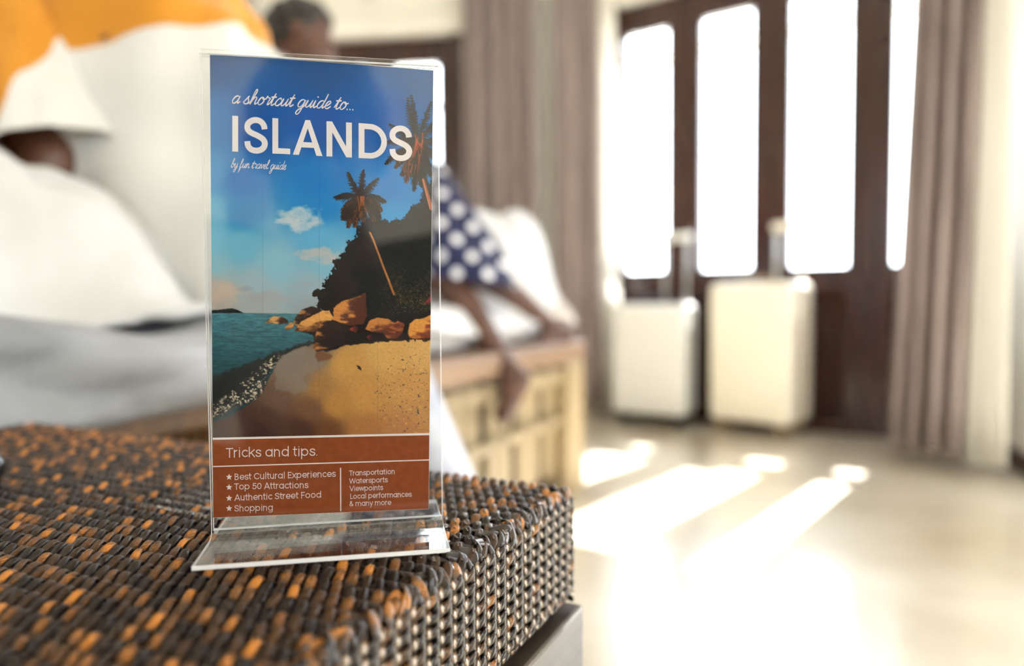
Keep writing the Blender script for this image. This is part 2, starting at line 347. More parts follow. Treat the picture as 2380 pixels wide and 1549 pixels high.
def strand_mesh(seed, side=False, facets=False):
    rnd = random.Random(seed); mb = MB(); tn = []
    for k in range(NX):
        x = -(k + .5) * PX + rnd.uniform(-.0005, .0005)
        t = rnd.random() ** (3.4 if side else 2.0) * .92
        leaf(mb, tn, Vector((x, rnd.uniform(-.0003, .0003), rnd.uniform(-.0003, .0003))), .0128 + rnd.uniform(-.0006, .0008), (.0048 if not side else .0052) + rnd.uniform(-.0004, .0006), .0025,
             R((9 if not side else 10) + (rnd.uniform(-4, 4) if side else rnd.uniform(-8, 8))), R(rnd.uniform(-12, 12)), R(rnd.uniform(-4, 3)), t)
    nF = len(mb.F)
    for k in range(NX):                              # added plates imitating glints: pale on the side, tilted to the windows on top
        j1, j2 = rnd.uniform(-.0005, .0005), rnd.uniform(-7, 7)
        if side: M = Matrix.Translation((-(k + .78) * PX + j1, .0021, .0018)) @ Matrix.Rotation(R(4), 4, 'Y') @ Matrix.Rotation(R(-38 + j2), 4, 'X'); M = M @ Matrix.Rotation(R(24), 4, 'Z'); a_, b_ = .0037, .0017
        elif not facets or k > 13: continue
        else: M = Matrix.Translation((-(k + .34) * PX + j1, -.0004, .0020)) @ Matrix.Rotation(R(9), 4, 'Y') @ Matrix.Rotation(R(30 + j2), 4, 'X'); a_, b_ = .0030, .0021
        V = [M @ Vector((0, 0, .00012))] + [M @ Vector((a_ * math.cos(q * math.pi / 5), b_ * math.sin(q * math.pi / 5), 0)) for q in range(10)] + [M @ Vector((0, 0, -.0008))]
        mb.add(V, [(0, 1 + q, 1 + (q + 1) % 10) for q in range(10)] + [(11, 1 + (q + 1) % 10, 1 + q) for q in range(10)]); tn += [.45] * 12
    me = D.meshes.new('wicker_strand'); me.from_pydata([tuple(v) for v in mb.V], [], mb.F); me.shade_smooth(); me.materials.append(M_wick if side else M_wick_top); me.materials.append(M_gl if side else M_gl2)
    me.polygons.foreach_set('material_index', [0 if i < nF else 1 for i in range(len(mb.F))])
    a = me.attributes.new('tone', 'FLOAT', 'POINT'); a.data.foreach_set('value', tn); return me
top_v = [strand_mesh(i) for i in range(7)]; far_v = [strand_mesh(i, False, True) for i in range(7)]; side_v = [strand_mesh(50 + i, True) for i in range(5)]
for j in range(NY):
    y = (j + .5) * PY
    e = min(y, LY - y); drop = 0 if e > rb else rb - math.sqrt(max(0, rb * rb - (rb - e) ** 2))
    o = link('wicker_strand', (far_v if j < 30 else top_v)[(j * 3) % 7], bench, (0, y, TOP - .0026 - drop * .8))
    if e < rb: o.rotation_euler = (R(35) * (1 if y < LY / 2 else -1) * (1 - e / rb), 0, 0)
for k in range(NZ):                                 # right-hand face
    z = TOP - .0075 - (k + .35) * PZ
    inn = .003 if k == NZ - 1 else 0
    link('wicker_strand', side_v[(k * 2 + 1) % 5], bench, (0, .0004 + inn, z)).rotation_euler = (R(90), 0, 0)
for k in range(NZ):                                 # far end
    z = TOP - .0075 - (k + .35) * PZ
    o = link('wicker_strand', side_v[(k * 3 + 2) % 5], bench, (.0004, LY, z)); o.scale = (LY / LX, 1, 1)
    o.rotation_euler = (R(90), 0, R(90))
rnd = random.Random(4)
def stake_path(dx):
    P = [(0, LY - .004, TOP - .0046)]
    for k in range(1, 12): P.append((0, LY * (1 - k / 12), TOP - .0046))
    for k in range(5): q = k / 4 * math.pi / 2; P.append((dx * k / 4, rb - rb * math.sin(q) + .0002 * math.sin(q), TOP - rb + rb * math.cos(q) - .0030 * math.cos(q)))
    P += [(dx, .0002, TOP - .03), (dx, .0002, TOP - .055), (dx, .004, TOP - .066)]
    return P
stv = []
for s_ in range(5):
    me = MB().tube(stake_path(rnd.uniform(-.001, .001)), .0018 + .0003 * s_ / 4, 6); m_ = D.meshes.new('wicker_stake'); m_.from_pydata([tuple(v) for v in me.V], [], me.F); m_.shade_smooth(); m_.materials.append(M_stake); stv.append(m_)
for k in range(NX): link('wicker_stake', stv[k % 5], bench, (-(k + 1.0) * PX, 0, 0))
# plaited edge of loose loops along the near top edge
for pz, seed in ((0, 21), (1, 22)):
    rr = random.Random(seed); mb = MB(); tn = []
    for k in range(int(NX * 1.25)):
        x = -(k + .5) * PX / 1.25 + rr.uniform(-.002, .002)
        leaf(mb, tn, Vector((x, rr.uniform(-.0012, .0012), rr.uniform(-.0008, .0012))), .013 + rr.uniform(-.003, .004), .0052 + rr.uniform(-.001, .0014), .0018, R((38 if pz else -30) + rr.uniform(-18, 18)), R(rr.uniform(-30, 30)), R(rr.uniform(-16, 20)), rr.random() ** 1.8, 8, 8)
    me = D.meshes.new('edge_braid'); me.from_pydata([tuple(v) for v in mb.V], [], mb.F); me.shade_smooth(); me.materials.append(M_wick)
    a = me.attributes.new('tone', 'FLOAT', 'POINT'); a.data.foreach_set('value', tn)
    o = link('edge_braid', me, bench, (0, .0026 if pz else .0052, TOP - (.0048 if pz else .0034))); o.rotation_euler = (R(45), 0, 0)
# wooden underframe
M_rail = noisy(mat('worn_brown_wood', L(120, 90, 62), .35, Coat_Weight=.3), L(30, 25, 21), L(72, 60, 48), (6, 60, 90), 5, .35, None, .3, .7)
zr = .398
mb = MB().box((-LX, -.0055, zr - .07), (.0055, .045, zr), .0022); mb.build('frame_rail', M_rail, bench)
MB().box((-LX, LY - .045, zr - .07), (.0055, LY + .005, zr), .0022).build('frame_rail', M_rail, bench)
MB().box((-.045, .046, zr - .07), (.0055, LY - .046, zr), .0022).build('frame_rail', M_rail, bench)
MB().box((-LX, .046, zr - .07), (-LX + .045, LY - .046, zr), .0022).build('frame_rail', M_rail, bench)
MB().box((-LX + .046, .046, zr - .012), (-.046, LY - .046, zr + .008)).build('seat_board', M_core, bench)
for (x, y) in ((-.052, -.004), (-LX + .002, -.004), (-.052, LY - .052), (-LX + .002, LY - .052)):
    MB().box((x, y, 0), (x + .055, y + .055, zr - .0702), .003).build('leg', M_rail, bench)
# small dark glossy thing just inside the left edge
kb = MB().ell((0, 0, .012), (.012, .012, .012)).tube([(0, 0, 0), (0, 0, .006)], .009)
o = kb.build('round_knob', mat('black_gloss', (.01, .01, .012, 1), .12), None, True, at(-42, 1098, .415)); o.location.z = TOP + .0005
tag(o, 'tiny glossy black knob on the wicker bench at the left edge of the photo', 'knob')

# ------------------------------------------------------------------ acrylic leaflet holder
yw, tl = .186, -.0042
U = Vector((math.cos(yw), math.sin(yw), 0)); Nn = Vector((math.sin(yw), -math.cos(yw), 0))
HO = Vector((-.1378, .3180, TOP + .0006))
V3 = Vector((-math.sin(tl) * U.x, -math.sin(tl) * U.y, math.cos(tl))); U3 = Vector((math.cos(tl) * U.x, math.cos(tl) * U.y, math.sin(tl)))
MH = Matrix(((U3.x, V3.x, Nn.x, HO.x), (U3.y, V3.y, Nn.y, HO.y), (U3.z, V3.z, Nn.z, HO.z), (0, 0, 0, 1)))   # x right, y up, z to the camera
hw, hh, fd = .1050, .2218, .0374
holder = D.objects.new('leaflet_holder', None); C.objects.link(holder); holder.matrix_world = MH
tag(holder, 'clear acrylic T-shaped stand holding the islands guide on the wicker bench', 'display stand')
M_acr = thin_glass('clear_acrylic', (.985, .99, .99, 1), 1.15)
M_edge = mat('polished_acrylic_edge', (.95, .97, .97, 1), .25, Coat_Weight=.6)
N_, Lk_, b_ = nodes(M_edge); tr_ = N_.new('ShaderNodeBsdfTranslucent'); tr_.inputs[0].default_value = (.97, .98, .98, 1); mx_ = N_.new('ShaderNodeMixShader'); mx_.inputs[0].default_value = .5
Lk_.new(b_.outputs[0], mx_.inputs[1]); Lk_.new(tr_.outputs[0], mx_.inputs[2]); Lk_.new(mx_.outputs[0], N_['Material Output'].inputs[0])
def sheet(name, prof, th, x0, x1, close=False):
    "sheet bent along a profile of (y,z) points; faces clear, cut ends and rims bright"
    n = len(prof); P = [Vector((p[0], p[1])) for p in prof]; ins = []
    for i in range(n):
        t = (P[min(i + 1, n - 1)] - P[max(i - 1, 0)]).normalized(); ins.append(P[i] + Vector((-t.y, t.x)) * th)
    V = []
    for x in (x0, x1):
        V += [(x, p.x, p.y) for p in P] + [(x, p.x, p.y) for p in ins]
    Fc = []; mi = []
    for i in range(n - 1):
        Fc += [(i, i + 1, 2 * n + i + 1, 2 * n + i), (n + i, 3 * n + i, 3 * n + i + 1, n + i + 1)]; mi += [0, 0]
        Fc += [(i, n + i, n + i + 1, i + 1), (2 * n + i, 2 * n + i + 1, 3 * n + i + 1, 3 * n + i)]; mi += [1, 1]
    Fc += [(0, 2 * n, 3 * n, n), (n - 1, 2 * n - 1, 4 * n - 1, 3 * n - 1)]; mi += [1, 1]
    me = D.meshes.new(name); me.from_pydata(V, [], Fc); me.materials.append(M_acr); me.materials.append(M_edge)
    me.polygons.foreach_set('material_index', mi); me.update()
    return link(name, me, holder)
th = .0018
def arc2(c, r, a0, a1, n=8): return [(c[0] + r * math.cos(R(a0 + (a1 - a0) * i / n)), c[1] + r * math.sin(R(a0 + (a1 - a0) * i / n))) for i in range(n + 1)]
# front pane runs down and flares into the front half of the foot; the back pane mirrors it (profile y = up, z = towards viewer)
g = .0010
front = [(hh - .003, g), (.0062, g), (.0042, g + .0005), (.0026, g + .0018), (.0014, g + .0040), (.0008, g + .0075), (.0007, fd)]
sheet('front_pane', front, -th, 0, hw)
sheet('back_pane', [(y, -z) for y, z in front[::-1]], -th, 0, hw)
# folded top
sheet('top_fold', arc2((hh - .003, 0), g, 90, -90, 10), th, 0, hw)
# glued seam where the two panes meet the foot
MB().box((.0004, .0052, -g), (hw - .0004, .0056, g)).build('glued_seam', M_edge, holder)
# bright cut edge strip of the foot front
M_cut = mat('satin_cut_edge', (.86, .86, .84, 1), .5)
MB().box((0, .0007, fd), (hw, .0025, fd + .0003)).build('foot_edge', M_cut, holder)

# ------------------------------------------------------------------ printed leaflet
py_, pt_, pl_ = .1898, -.0244, .0121
U0 = Vector((math.cos(py_), math.sin(py_), 0)); N0 = Vector((math.sin(py_), -math.cos(py_), 0)); Z0 = Vector((0, 0, 1))
U2 = math.cos(pt_) * U0 + math.sin(pt_) * Z0; V2 = -math.sin(pt_) * U0 + math.cos(pt_) * Z0
V4 = math.cos(pl_) * V2 + math.sin(pl_) * N0; N4 = math.cos(pl_) * N0 - math.sin(pl_) * V2
PO = Vector((-.1387, .3213, .4806))
# keep the paper inside the pocket: same outline seen from the lens, plane of the holder
def onplane(P):
    c0 = Vector((0, 0, CZ)); d = P - c0; n_ = Nn; o_ = HO
    return c0 + d * ((o_ - c0).dot(n_) / d.dot(n_))
cor = [onplane(PO), onplane(PO + U2 * .099), onplane(PO + U2 * .099 + V4 * .21), onplane(PO + V4 * .21)]
MHi = MH.inverted(); cl = [MHi @ c for c in cor]
def homog(src, dst):
    A = []
    for (x, y), (u, v) in zip(src, dst):
        A.append([x, y, 1, 0, 0, 0, -u * x, -u * y, -u]); A.append([0, 0, 0, x, y, 1, -v * x, -v * y, -v])
    return np.linalg.svd(np.array(A, float))[2][-1].reshape(3, 3)
PX4 = [(495, 1202.7), (996.5, 1180.5), (1008, 165), (487, 125)]          # the print's corners on the photograph
Hpw = homog(PX4, [(c.x, c.y) for c in cl]); Hwp = np.linalg.inv(Hpw)
def hm(Hm, x, y):
    w = Hm[2, 0] * x + Hm[2, 1] * y + Hm[2, 2]
    return (Hm[0, 0] * x + Hm[0, 1] * y + Hm[0, 2]) / w, (Hm[1, 0] * x + Hm[1, 1] * y + Hm[1, 2]) / w
leaflet = D.objects.new('printed_leaflet', None); C.objects.link(leaflet); leaflet.matrix_world = MH
tag(leaflet, 'tall printed ISLANDS travel guide card with palm beach picture and rust brown contents panel', 'leaflet')
def vcol_mat(name):
    m = mat(name, (1, 1, 1, 1), .55, Specular_IOR_Level=.25); N, Lk, b = nodes(m); a = N.new('ShaderNodeVertexColor'); a.layer_name = 'ink'; Lk.new(a.outputs[0], b.inputs['Base Color']); return m
INK = .92
M_print = vcol_mat('printed_ink')
M_white_ink = mat('white_ink', tuple(v * INK for v in L(238, 228, 226)[:3]) + (1,), .55, Specular_IOR_Level=.25)
M_rust = noisy(mat('rust_ink', L(150, 72, 34), .55, Specular_IOR_Level=.25), tuple(v * INK for v in L(142, 66, 28)[:3]) + (1,), tuple(v * INK for v in L(150, 72, 34)[:3]) + (1,), (300, 300, 300), 2)
# ---- the beach picture, painted numerically in print coordinates
cw = lambda *a: np.array(a, float)
NXg, NYg = 420, 715
gu = np.linspace(0, 1, NXg + 1); gv = np.linspace(0, 1, NYg + 1)
TL, TR, BL, BR = (487, 125), (1008, 165), (493.6, 1018), (998.3, 1006.5)
def plc(px, py): return hm(Hpw, px, py)
tl_, tr_, bl_, br_ = [np.array(plc(*q)) for q in (TL, TR, BL, BR)]
GU, GV = np.meshgrid(gu, gv)
GX = ((1 - GU) * tl_[0] + GU * tr_[0]) * (1 - GV) + ((1 - GU) * bl_[0] + GU * br_[0]) * GV
GY = ((1 - GU) * tl_[1] + GU * tr_[1]) * (1 - GV) + ((1 - GU) * bl_[1] + GU * br_[1]) * GV
X, Y = hm(Hwp, GX, GY)
def idw(pts, X, Y, p=3.0, sx=1.0):
    num = np.zeros(X.shape + (3,)); den = np.zeros(X.shape)
    for x, y, r, g, b in pts:
        w = 1 / ((((X - x) * sx) ** 2 + (Y - y) ** 2) + 250) ** (p / 2); num += w[..., None] * cw(r, g, b); den += w
    return num / den[..., None]
def inpoly(P, X, Y):
    ins = np.zeros(X.shape, bool); n = len(P)
    for i in range(n):
        x0, y0 = P[i]; x1, y1 = P[(i + 1) % n]
        if y0 == y1: continue
        c = ((Y < y0) != (Y < y1)) & (X < (x1 - x0) * (Y - y0) / (y1 - y0) + x0); ins ^= c
    return ins
def soft(P, sm=0, jag=0, jf=.12):
    XX = X + (fbm(X * jf, Y * jf, 4) - .5) * jag * 2; YY = Y + (fbm(X * jf + 50, Y * jf + 9, 4) - .5) * jag * 2
    m = np.zeros(X.shape)
    k = [(-.5, -.5), (.5, .5), (.5, -.5), (-.5, .5)]
    for a, b in k: m += inpoly(P, XX + a * (1 + sm), YY + b * (1 + sm))
    return m / 4
def lay(img, m, col): return img * (1 - m[..., None]) + np.asarray(col, float) * m[..., None]
sky = [(490,130,44,88,140),(740,150,30,80,140),(1000,175,60,100,150),(490,300,60,125,185),(600,300,10,82,160),(740,300,6,84,165),(900,300,22,92,168),
       (490,400,76,148,200),(560,420,20,115,188),(740,420,16,120,195),(900,440,40,130,200),(490,500,110,180,212),(560,500,30,130,190),(740,480,20,128,196),
       (900,500,50,150,210),(490,560,125,190,215),(560,570,110,180,205),(740,560,96,172,210),(640,620,140,190,208),(760,620,130,188,208),(490,620,140,190,205),
       (490,660,176,178,172),(600,665,160,185,192),(740,670,156,180,190),(490,700,178,168,158),(600,705,168,172,170),(740,700,160,172,178),(500,722,172,166,160),(740,722,150,158,158)]
img = idw(sky, X, Y, 4)
def cloud(cx, cy, rx, ry, col, a, sd=0):
    global img
    d = ((X - cx) / rx) ** 2 + ((Y - cy) / ry) ** 2 + (fbm(X * .045 + sd, Y * .07 + sd, 5) - .5) * 2.6
    img = lay(img, np.clip(1 - d, 0, 1) ** .8 * a, col)
cloud(700, 508, 62, 30, (206, 210, 212), .85, 3); cloud(685, 500, 38, 20, (220, 218, 214), .5, 8); cloud(738, 520, 22, 14, (214, 210, 206), .55, 1)
cloud(735, 592, 52, 16, (208, 190, 178), .75, 5); cloud(770, 606, 30, 10, (206, 186, 176), .6, 6)
cloud(520, 675, 55, 26, (205, 180, 160), .8, 2); cloud(620, 690, 70, 14, (170, 168, 170), .7, 4); cloud(560, 672, 30, 8, (150, 158, 166), .6, 9)
cloud(715, 662, 42, 7, (168, 168, 172), .7, 7); cloud(500, 700, 60, 18, (196, 176, 160), .6, 11); cloud(860, 590, 80, 30, (190, 196, 200), .3, 12)
# island, sea
img = lay(img, soft([(487, 729), (488, 722), (505, 721), (520, 719), (538, 717), (552, 721), (566, 728), (566, 730)]), (28, 34, 36))
sea = soft([(480, 728), (800, 729), (800, 900), (480, 1010)])
k = np.clip((Y - 728) / 180, 0, 1)[..., None]
sc_ = cw(66, 118, 128) * (1 - k) + cw(26, 56, 62) * k
rip = fbm(X * .05, Y * .35, 4); rip2 = fbm(X * .12 + 9, Y * .7, 3)
sc_ = sc_ * (.62 + .5 * rip + .35 * rip2)[..., None]
img = img * (1 - sea[..., None]) + sc_ * sea[..., None]
dk = soft([(480, 880), (560, 850), (640, 820), (720, 792), (740, 800), (660, 830), (600, 880), (480, 985)], 2, 6); img = lay(img, dk * .75, (38, 30, 26))
# sand
sand_pts = [(490,1010,62,38,34),(600,1000,60,36,32),(700,1000,74,44,34),(760,1000,110,66,36),(850,1000,176,116,62),(950,1000,186,126,76),(640,930,112,84,66),(700,880,140,116,92),(680,840,128,112,96),
            (740,900,170,122,66),(560,990,76,50,42),(800,850,206,152,78),(900,820,216,166,92),(980,810,220,170,100),(780,940,190,134,66),(850,920,202,146,74),(950,900,206,150,84),(720,950,120,82,56),(740,820,132,110,90),(620,970,80,52,42),(990,960,196,142,84)]
shore = [(485, 985), (540, 965), (590, 930), (625, 880), (650, 830), (700, 806), (735, 800), (780, 800), (1015, 770), (1015, 1025), (480, 1025)]
sm_ = soft(shore, 1, 3); sc_ = idw(sand_pts, X, Y, 4) * (.93 + .14 * fbm(X * .3, Y * .3, 4))[..., None]
img = img * (1 - sm_[..., None]) + sc_ * sm_[..., None]
wet = soft([(640, 840), (700, 806), (742, 815), (760, 850), (700, 875), (720, 905), (690, 915), (640, 905)], 2, 5) * .55; img = lay(img, wet, (140, 128, 116))
sh = soft([(735, 812), (775, 826), (768, 834), (740, 842), (733, 830)], 1, 2); img = lay(img, sh * .8, (120, 74, 44))
# foam
fo = soft([(487, 945), (545, 905), (585, 868), (640, 822), (655, 820), (650, 835), (625, 870), (614, 905), (600, 925), (545, 950), (490, 978)], 1, 5, .2)
fn = np.clip((fbm(X * .17, Y * .22, 3) - .50) * 7, 0, 1) * np.clip((fbm(X * .45 + 3, Y * .5, 2) - .3) * 4, 0, 1)
img = lay(img, fo * .75, (50, 48, 46)); img = lay(img, fo * fn, (216, 196, 166))
# footprints and pebbles in the sand
pr = np.clip((vn(X * .22 + 40, Y * .3) * vn(X * .5, Y * .6 + 8) - .56) * 9, 0, 1)
zone = np.clip(1 - ((X - 935) / 70) ** 2 - ((Y - 915) / 120) ** 2, 0, 1) ** .5 + .3 * soft([(905, 820), (1010, 810), (1010, 1010), (950, 1010)])
img = lay(img, np.clip(pr * zone * 1.3, 0, 1), (70, 62, 70))
pr2 = np.clip((vn(X * .18 + 90, Y * .33 + 4) - .8) * 6, 0, 1) * zone; img = lay(img, np.clip(pr2, 0, 1) * .8, (230, 180, 96))
img = lay(img, soft([(828, 848), (838, 852), (841, 861), (832, 856)], 0, 1), (60, 46, 40))
# jungle hill
hill = [(738, 716), (737, 690), (744, 681), (752, 688), (752, 660), (765, 640), (778, 628), (776, 610), (790, 598), (800, 585), (803, 570), (810, 560), (826, 556), (832, 530), (850, 510), (868, 500), (890, 510),
        (905, 515), (922, 506), (940, 508), (950, 490), (960, 480), (975, 474), (985, 440), (1000, 420), (1015, 410), (1015, 790), (870, 790), (800, 760), (760, 730)]
hm_ = soft(hill, .3, 10, .2)
hc = np.full(X.shape + (3,), 1.) * cw(10, 12, 11)
sp = np.clip((fbm(X * .3, Y * .3, 4) - .47) * 4, 0, 1) * np.clip((fbm(X * .03, Y * .03, 2) - .25) * 2, 0, 1)
hc = lay(hc, sp * np.clip((Y - 480) / 240, 0, 1) * np.clip((X - 780) / 140, .15, 1) * .8, (96, 82, 38))
sp = np.clip((vn(X * .55, Y * .6) - .70) * 5, 0, 1) * np.clip((Y - 600) / 100, 0, 1) * np.clip((X - 860) / 60, 0, 1); hc = lay(hc, sp * .8, (136, 112, 52))
img = img * (1 - hm_[..., None]) + hc * hm_[..., None]
img = lay(img, soft([(1005, 660), (1012, 700), (985, 706), (1000, 690)], 1, 3) * .8, (170, 50, 60))
# rocks
def rock(P, lt, dkc, ang, jag=1.5, sd=0, cut=.5):
    global img
    m = soft(P, .3, jag); xs = [p[0] for p in P]; ys = [p[1] for p in P]
    u = ((X - min(xs)) * math.cos(ang) / (max(xs) - min(xs)) + (Y - min(ys)) * math.sin(ang) / (max(ys) - min(ys)))
    s_ = np.clip((u - cut) * 2.6 + .5 + (fbm(X * .05 + sd, Y * .12, 4) - .5) * 3.4, 0, 1)
    c = cw(*lt) * (1 - s_[..., None]) + cw(*dkc) * s_[..., None]; c = c * (.88 + .24 * fbm(X * .2 + sd, Y * .4, 3))[..., None]
    img = img * (1 - m[..., None]) + c * m[..., None]
DKR = (34, 20, 16)
img = lay(img, soft([(700, 770), (760, 730), (900, 735), (1010, 720), (1010, 785), (920, 792), (870, 796), (800, 803), (760, 818), (735, 812), (728, 780)], .5, 3), (22, 14, 12))
rock([(616, 751), (622, 744), (636, 735), (655, 736), (668, 744), (671, 751), (650, 754)], (214, 160, 96), (60, 34, 24), .9, 1, 1, .75)
rock([(682, 752), (686, 738), (702, 720), (724, 712), (745, 718), (756, 735), (735, 756), (700, 765)], (176, 118, 66), DKR, .35, 1, 2, .4)
rock([(660, 763), (676, 750), (684, 752), (682, 762), (668, 767)], (206, 140, 76), (110, 60, 34), 1.0, 1, 3, .8)
rock([(684, 770), (700, 748), (722, 736), (750, 722), (766, 722), (776, 740), (752, 762), (730, 772), (700, 771)], (226, 160, 84), (96, 52, 28), 1.1, 1.5, 4, .8)
rock([(728, 800), (734, 775), (745, 752), (762, 745), (785, 748), (800, 770), (800, 800), (770, 808), (738, 818), (730, 814)], (190, 120, 60), DKR, .1, 1.5, 5, .18)
rock([(774, 744), (776, 716), (792, 702), (830, 690), (850, 680), (854, 735), (846, 752), (815, 757), (790, 750)], (206, 132, 62), (84, 42, 26), .5, 1.5, 6, .62)
rock([(812, 766), (822, 756), (832, 760), (828, 775)], (150, 60, 40), (80, 30, 24), .5, 1, 7)
rock([(848, 765), (860, 745), (878, 738), (905, 742), (925, 755), (900, 775), (862, 770)], (200, 128, 62), (96, 44, 28), .8, 1.5, 8, .6)
rock([(892, 776), (905, 760), (925, 746), (941, 752), (936, 775), (920, 787), (900, 786)], (196, 112, 60), (96, 40, 26), .8, 1, 9, .6)
rock([(948, 775), (952, 752), (966, 742), (985, 740), (1006, 728), (1006, 785), (970, 788), (952, 785)], (222, 150, 66), (130, 56, 34), .9, 1.2, 10, .85)
rock([(852, 782), (864, 776), (866, 790), (856, 790)], (130, 44, 50), (60, 20, 24), .5, 1, 11)
# palms
def stroke(P, w0, w1, col, a=1., jag=0):
    global img
    P = [cw(*p) for p in P]; n = len(P) - 1
    x0 = min(p[0] for p in P) - 8; x1 = max(p[0] for p in P) + 8; y0 = min(p[1] for p in P) - 8; y1 = max(p[1] for p in P) + 8
    sel = (X > x0) & (X < x1) & (Y > y0) & (Y < y1)
    if not sel.any(): return
    xs, ys = X[sel], Y[sel]; m = np.zeros(xs.shape)
    for i in range(n):
        a_, b_ = P[i], P[i + 1]; d = b_ - a_; t = np.clip(((xs - a_[0]) * d[0] + (ys - a_[1]) * d[1]) / (d @ d + 1e-9), 0, 1)
        ds = np.hypot(xs - a_[0] - t * d[0], ys - a_[1] - t * d[1]); w = w0 + (w1 - w0) * (i + t) / n
        m = np.maximum(m, np.clip(w / 2 - ds + .5, 0, 1))
    img[sel] = img[sel] * (1 - a * m[:, None]) + cw(*col) * (a * m[:, None])
def frond(x, y, ang, ln, droop, wid, cols, rnd, leafdroop=.5):
    P = [(x, y)]; a = ang
    n = 17
    for i in range(n):
        x += math.cos(a) * ln / n; y += math.sin(a) * ln / n
        if abs(math.cos(a)) > .05 or droop: a += droop / n * (1 if math.cos(ang) >= 0 else -1)
        P.append((x, y))
    for i in range(1, n + 1):
        k = i / n; wl = wid * math.sin(math.pi * min(1, .25 + k * .72)) ** .8; px_, py__ = P[i]; t = math.atan2(P[i][1] - P[i - 1][1], P[i][0] - P[i - 1][0])
        for s in (-1, 1):
            for q in range(3):
                aa = t + s * (.55 + rnd.uniform(-.25, .25)); l = wl * rnd.uniform(.75, 1.3); ox = rnd.uniform(-2, 2)
                ex = px_ + ox + math.cos(aa) * l; ey = py__ + math.sin(aa) * l + l * leafdroop
                stroke([(px_ + ox, py__), ((px_ + ex) / 2 + 1, (py__ + ey) / 2 - l * .08), (ex, ey)], 3.4, 1.2, rnd.choice(cols))
    stroke(P, 2.2, 1.2, cols[0])
rnd = random.Random(11); K1 = [(22, 20, 16), (30, 24, 18), (40, 28, 18), (24, 22, 18)]; K2 = K1 + [(110, 60, 30), (84, 46, 24), (132, 76, 36)]
cx_, cy_ = 838, 462
for a, l, dr, c in ((-88, 66, .15, K1), (-62, 62, .5, K1), (-118, 66, -.1, K1), (-28, 62, 1.3, K1), (-150, 62, 1.0, K1), (-5, 60, 1.3, K2), (178, 58, 1.4, K2), (155, 66, .9, K2), (35, 62, .9, K2), (125, 72, .4, K2), (105, 66, .1, K2), (75, 52, .2, K2), (140, 62, .4, K1), (20, 66, .9, K1)):
    frond(cx_, cy_, R(a), l, dr, 13, c, rnd)
for k in range(7): stroke([(cx_ + rnd.uniform(-9, 9), cy_ - 4), (cx_ + rnd.uniform(-14, 14), cy_ + rnd.uniform(8, 34))], 3, 1.5, (176, 92, 40), .8)
for k in range(90): x_ = rnd.uniform(835, 1000); stroke([(x_, 800 - (x_ - 700) * .98 + rnd.uniform(-10, 20)), (x_ + rnd.uniform(-4, 4), 792 - (x_ - 700) * .98 + rnd.uniform(0, 10))], 4, 2, (22, 22, 18), .0)
cx_, cy_ = 972, 335
for a, l, dr, c in ((-95, 112, .1, K1), (-75, 100, .1, K1), (-108, 108, -.2, K1), (-58, 90, .3, K1), (-150, 76, 1.0, K1), (-135, 80, .4, K1), (170, 90, .8, K1), (150, 76, .6, K2), (125, 82, .3, K2), (110, 92, .1, K2), (95, 108, 0, K1), (85, 100, 0, K1), (60, 80, .3, K1), (-25, 60, .5, K1), (20, 50, .5, K1), (78, 112, .1, K1)):
    frond(cx_, cy_, R(a), l, dr, 14, c, rnd)
for k in range(10): stroke([(cx_ + rnd.uniform(-8, 14), cy_ - rnd.uniform(-5, 25)), (cx_ + rnd.uniform(-14, 16), cy_ + rnd.uniform(0, 36))], 3.4, 1.5, (190, 84, 44), .75)
for k in range(16): x_ = 938 + rnd.uniform(0, 40); stroke([(x_, 370 + rnd.uniform(-10, 30)), (x_ - rnd.uniform(0, 12), 400 + rnd.uniform(0, 40))], 2.4, 1, rnd.choice([(150, 70, 40), (50, 30, 24)]), .9)
stroke([(860, 541), (868, 558), (880, 590), (893, 625), (905, 655), (916, 684)], 4.6, 5.2, (168, 104, 52)); stroke([(861, 541), (869, 558), (881, 590), (894, 625), (906, 655)], 1.8, 1.8, (204, 138, 76))
stroke([(984, 418), (992, 446), (1004, 486)], 6, 8, (176, 96, 60)); stroke([(984, 418), (990, 446), (1000, 486)], 2, 2, (214, 136, 96))
for (x_, y_) in ((741, 686), (745, 684)):
    for a in range(-160, 0, 20): frond(x_, y_, R(a), 13, .8, 4, K1, rnd)
# faint print banding
img = img * (1 + .012 * np.sin(Y * 2.1))[..., None]
for bx in (610, 742, 878): img = lay(img, np.clip(1 - np.abs(X - bx - (Y - 600) * .0) / 1.0, 0, 1) * .22, (60, 50, 110))
lin = s2l(np.clip(img, 0, 255)) * INK
def flat_grid(name, GX, GY, z, colors, m, parent):
    ny, nx = GX.shape; V = np.zeros((ny * nx, 3), np.float32); V[:, 0] = GX.ravel(); V[:, 1] = GY.ravel(); V[:, 2] = z
    i, j = np.meshgrid(np.arange(ny - 1), np.arange(nx - 1), indexing='ij'); a = (i * nx + j).ravel()
    Fq = np.stack([a, a + nx, a + nx + 1, a + 1], 1).astype(np.int32)
    me = D.meshes.new(name); me.vertices.add(len(V)); me.vertices.foreach_set('co', V.ravel())
    me.loops.add(Fq.size); me.loops.foreach_set('vertex_index', Fq.ravel()); me.polygons.add(len(Fq))
    me.polygons.foreach_set('loop_start', np.arange(0, Fq.size, 4, dtype=np.int32)); me.update(calc_edges=True)
    ca = me.color_attributes.new('ink', 'FLOAT_COLOR', 'POINT'); c4 = np.ones((len(V), 4), np.float32); c4[:, :3] = colors.reshape(-1, 3); ca.data.foreach_set('color', c4.ravel())
    me.materials.append(m); return link(name, me, parent)
flat_grid('beach_picture', GX, GY, .0003, lin, M_print, leaflet)
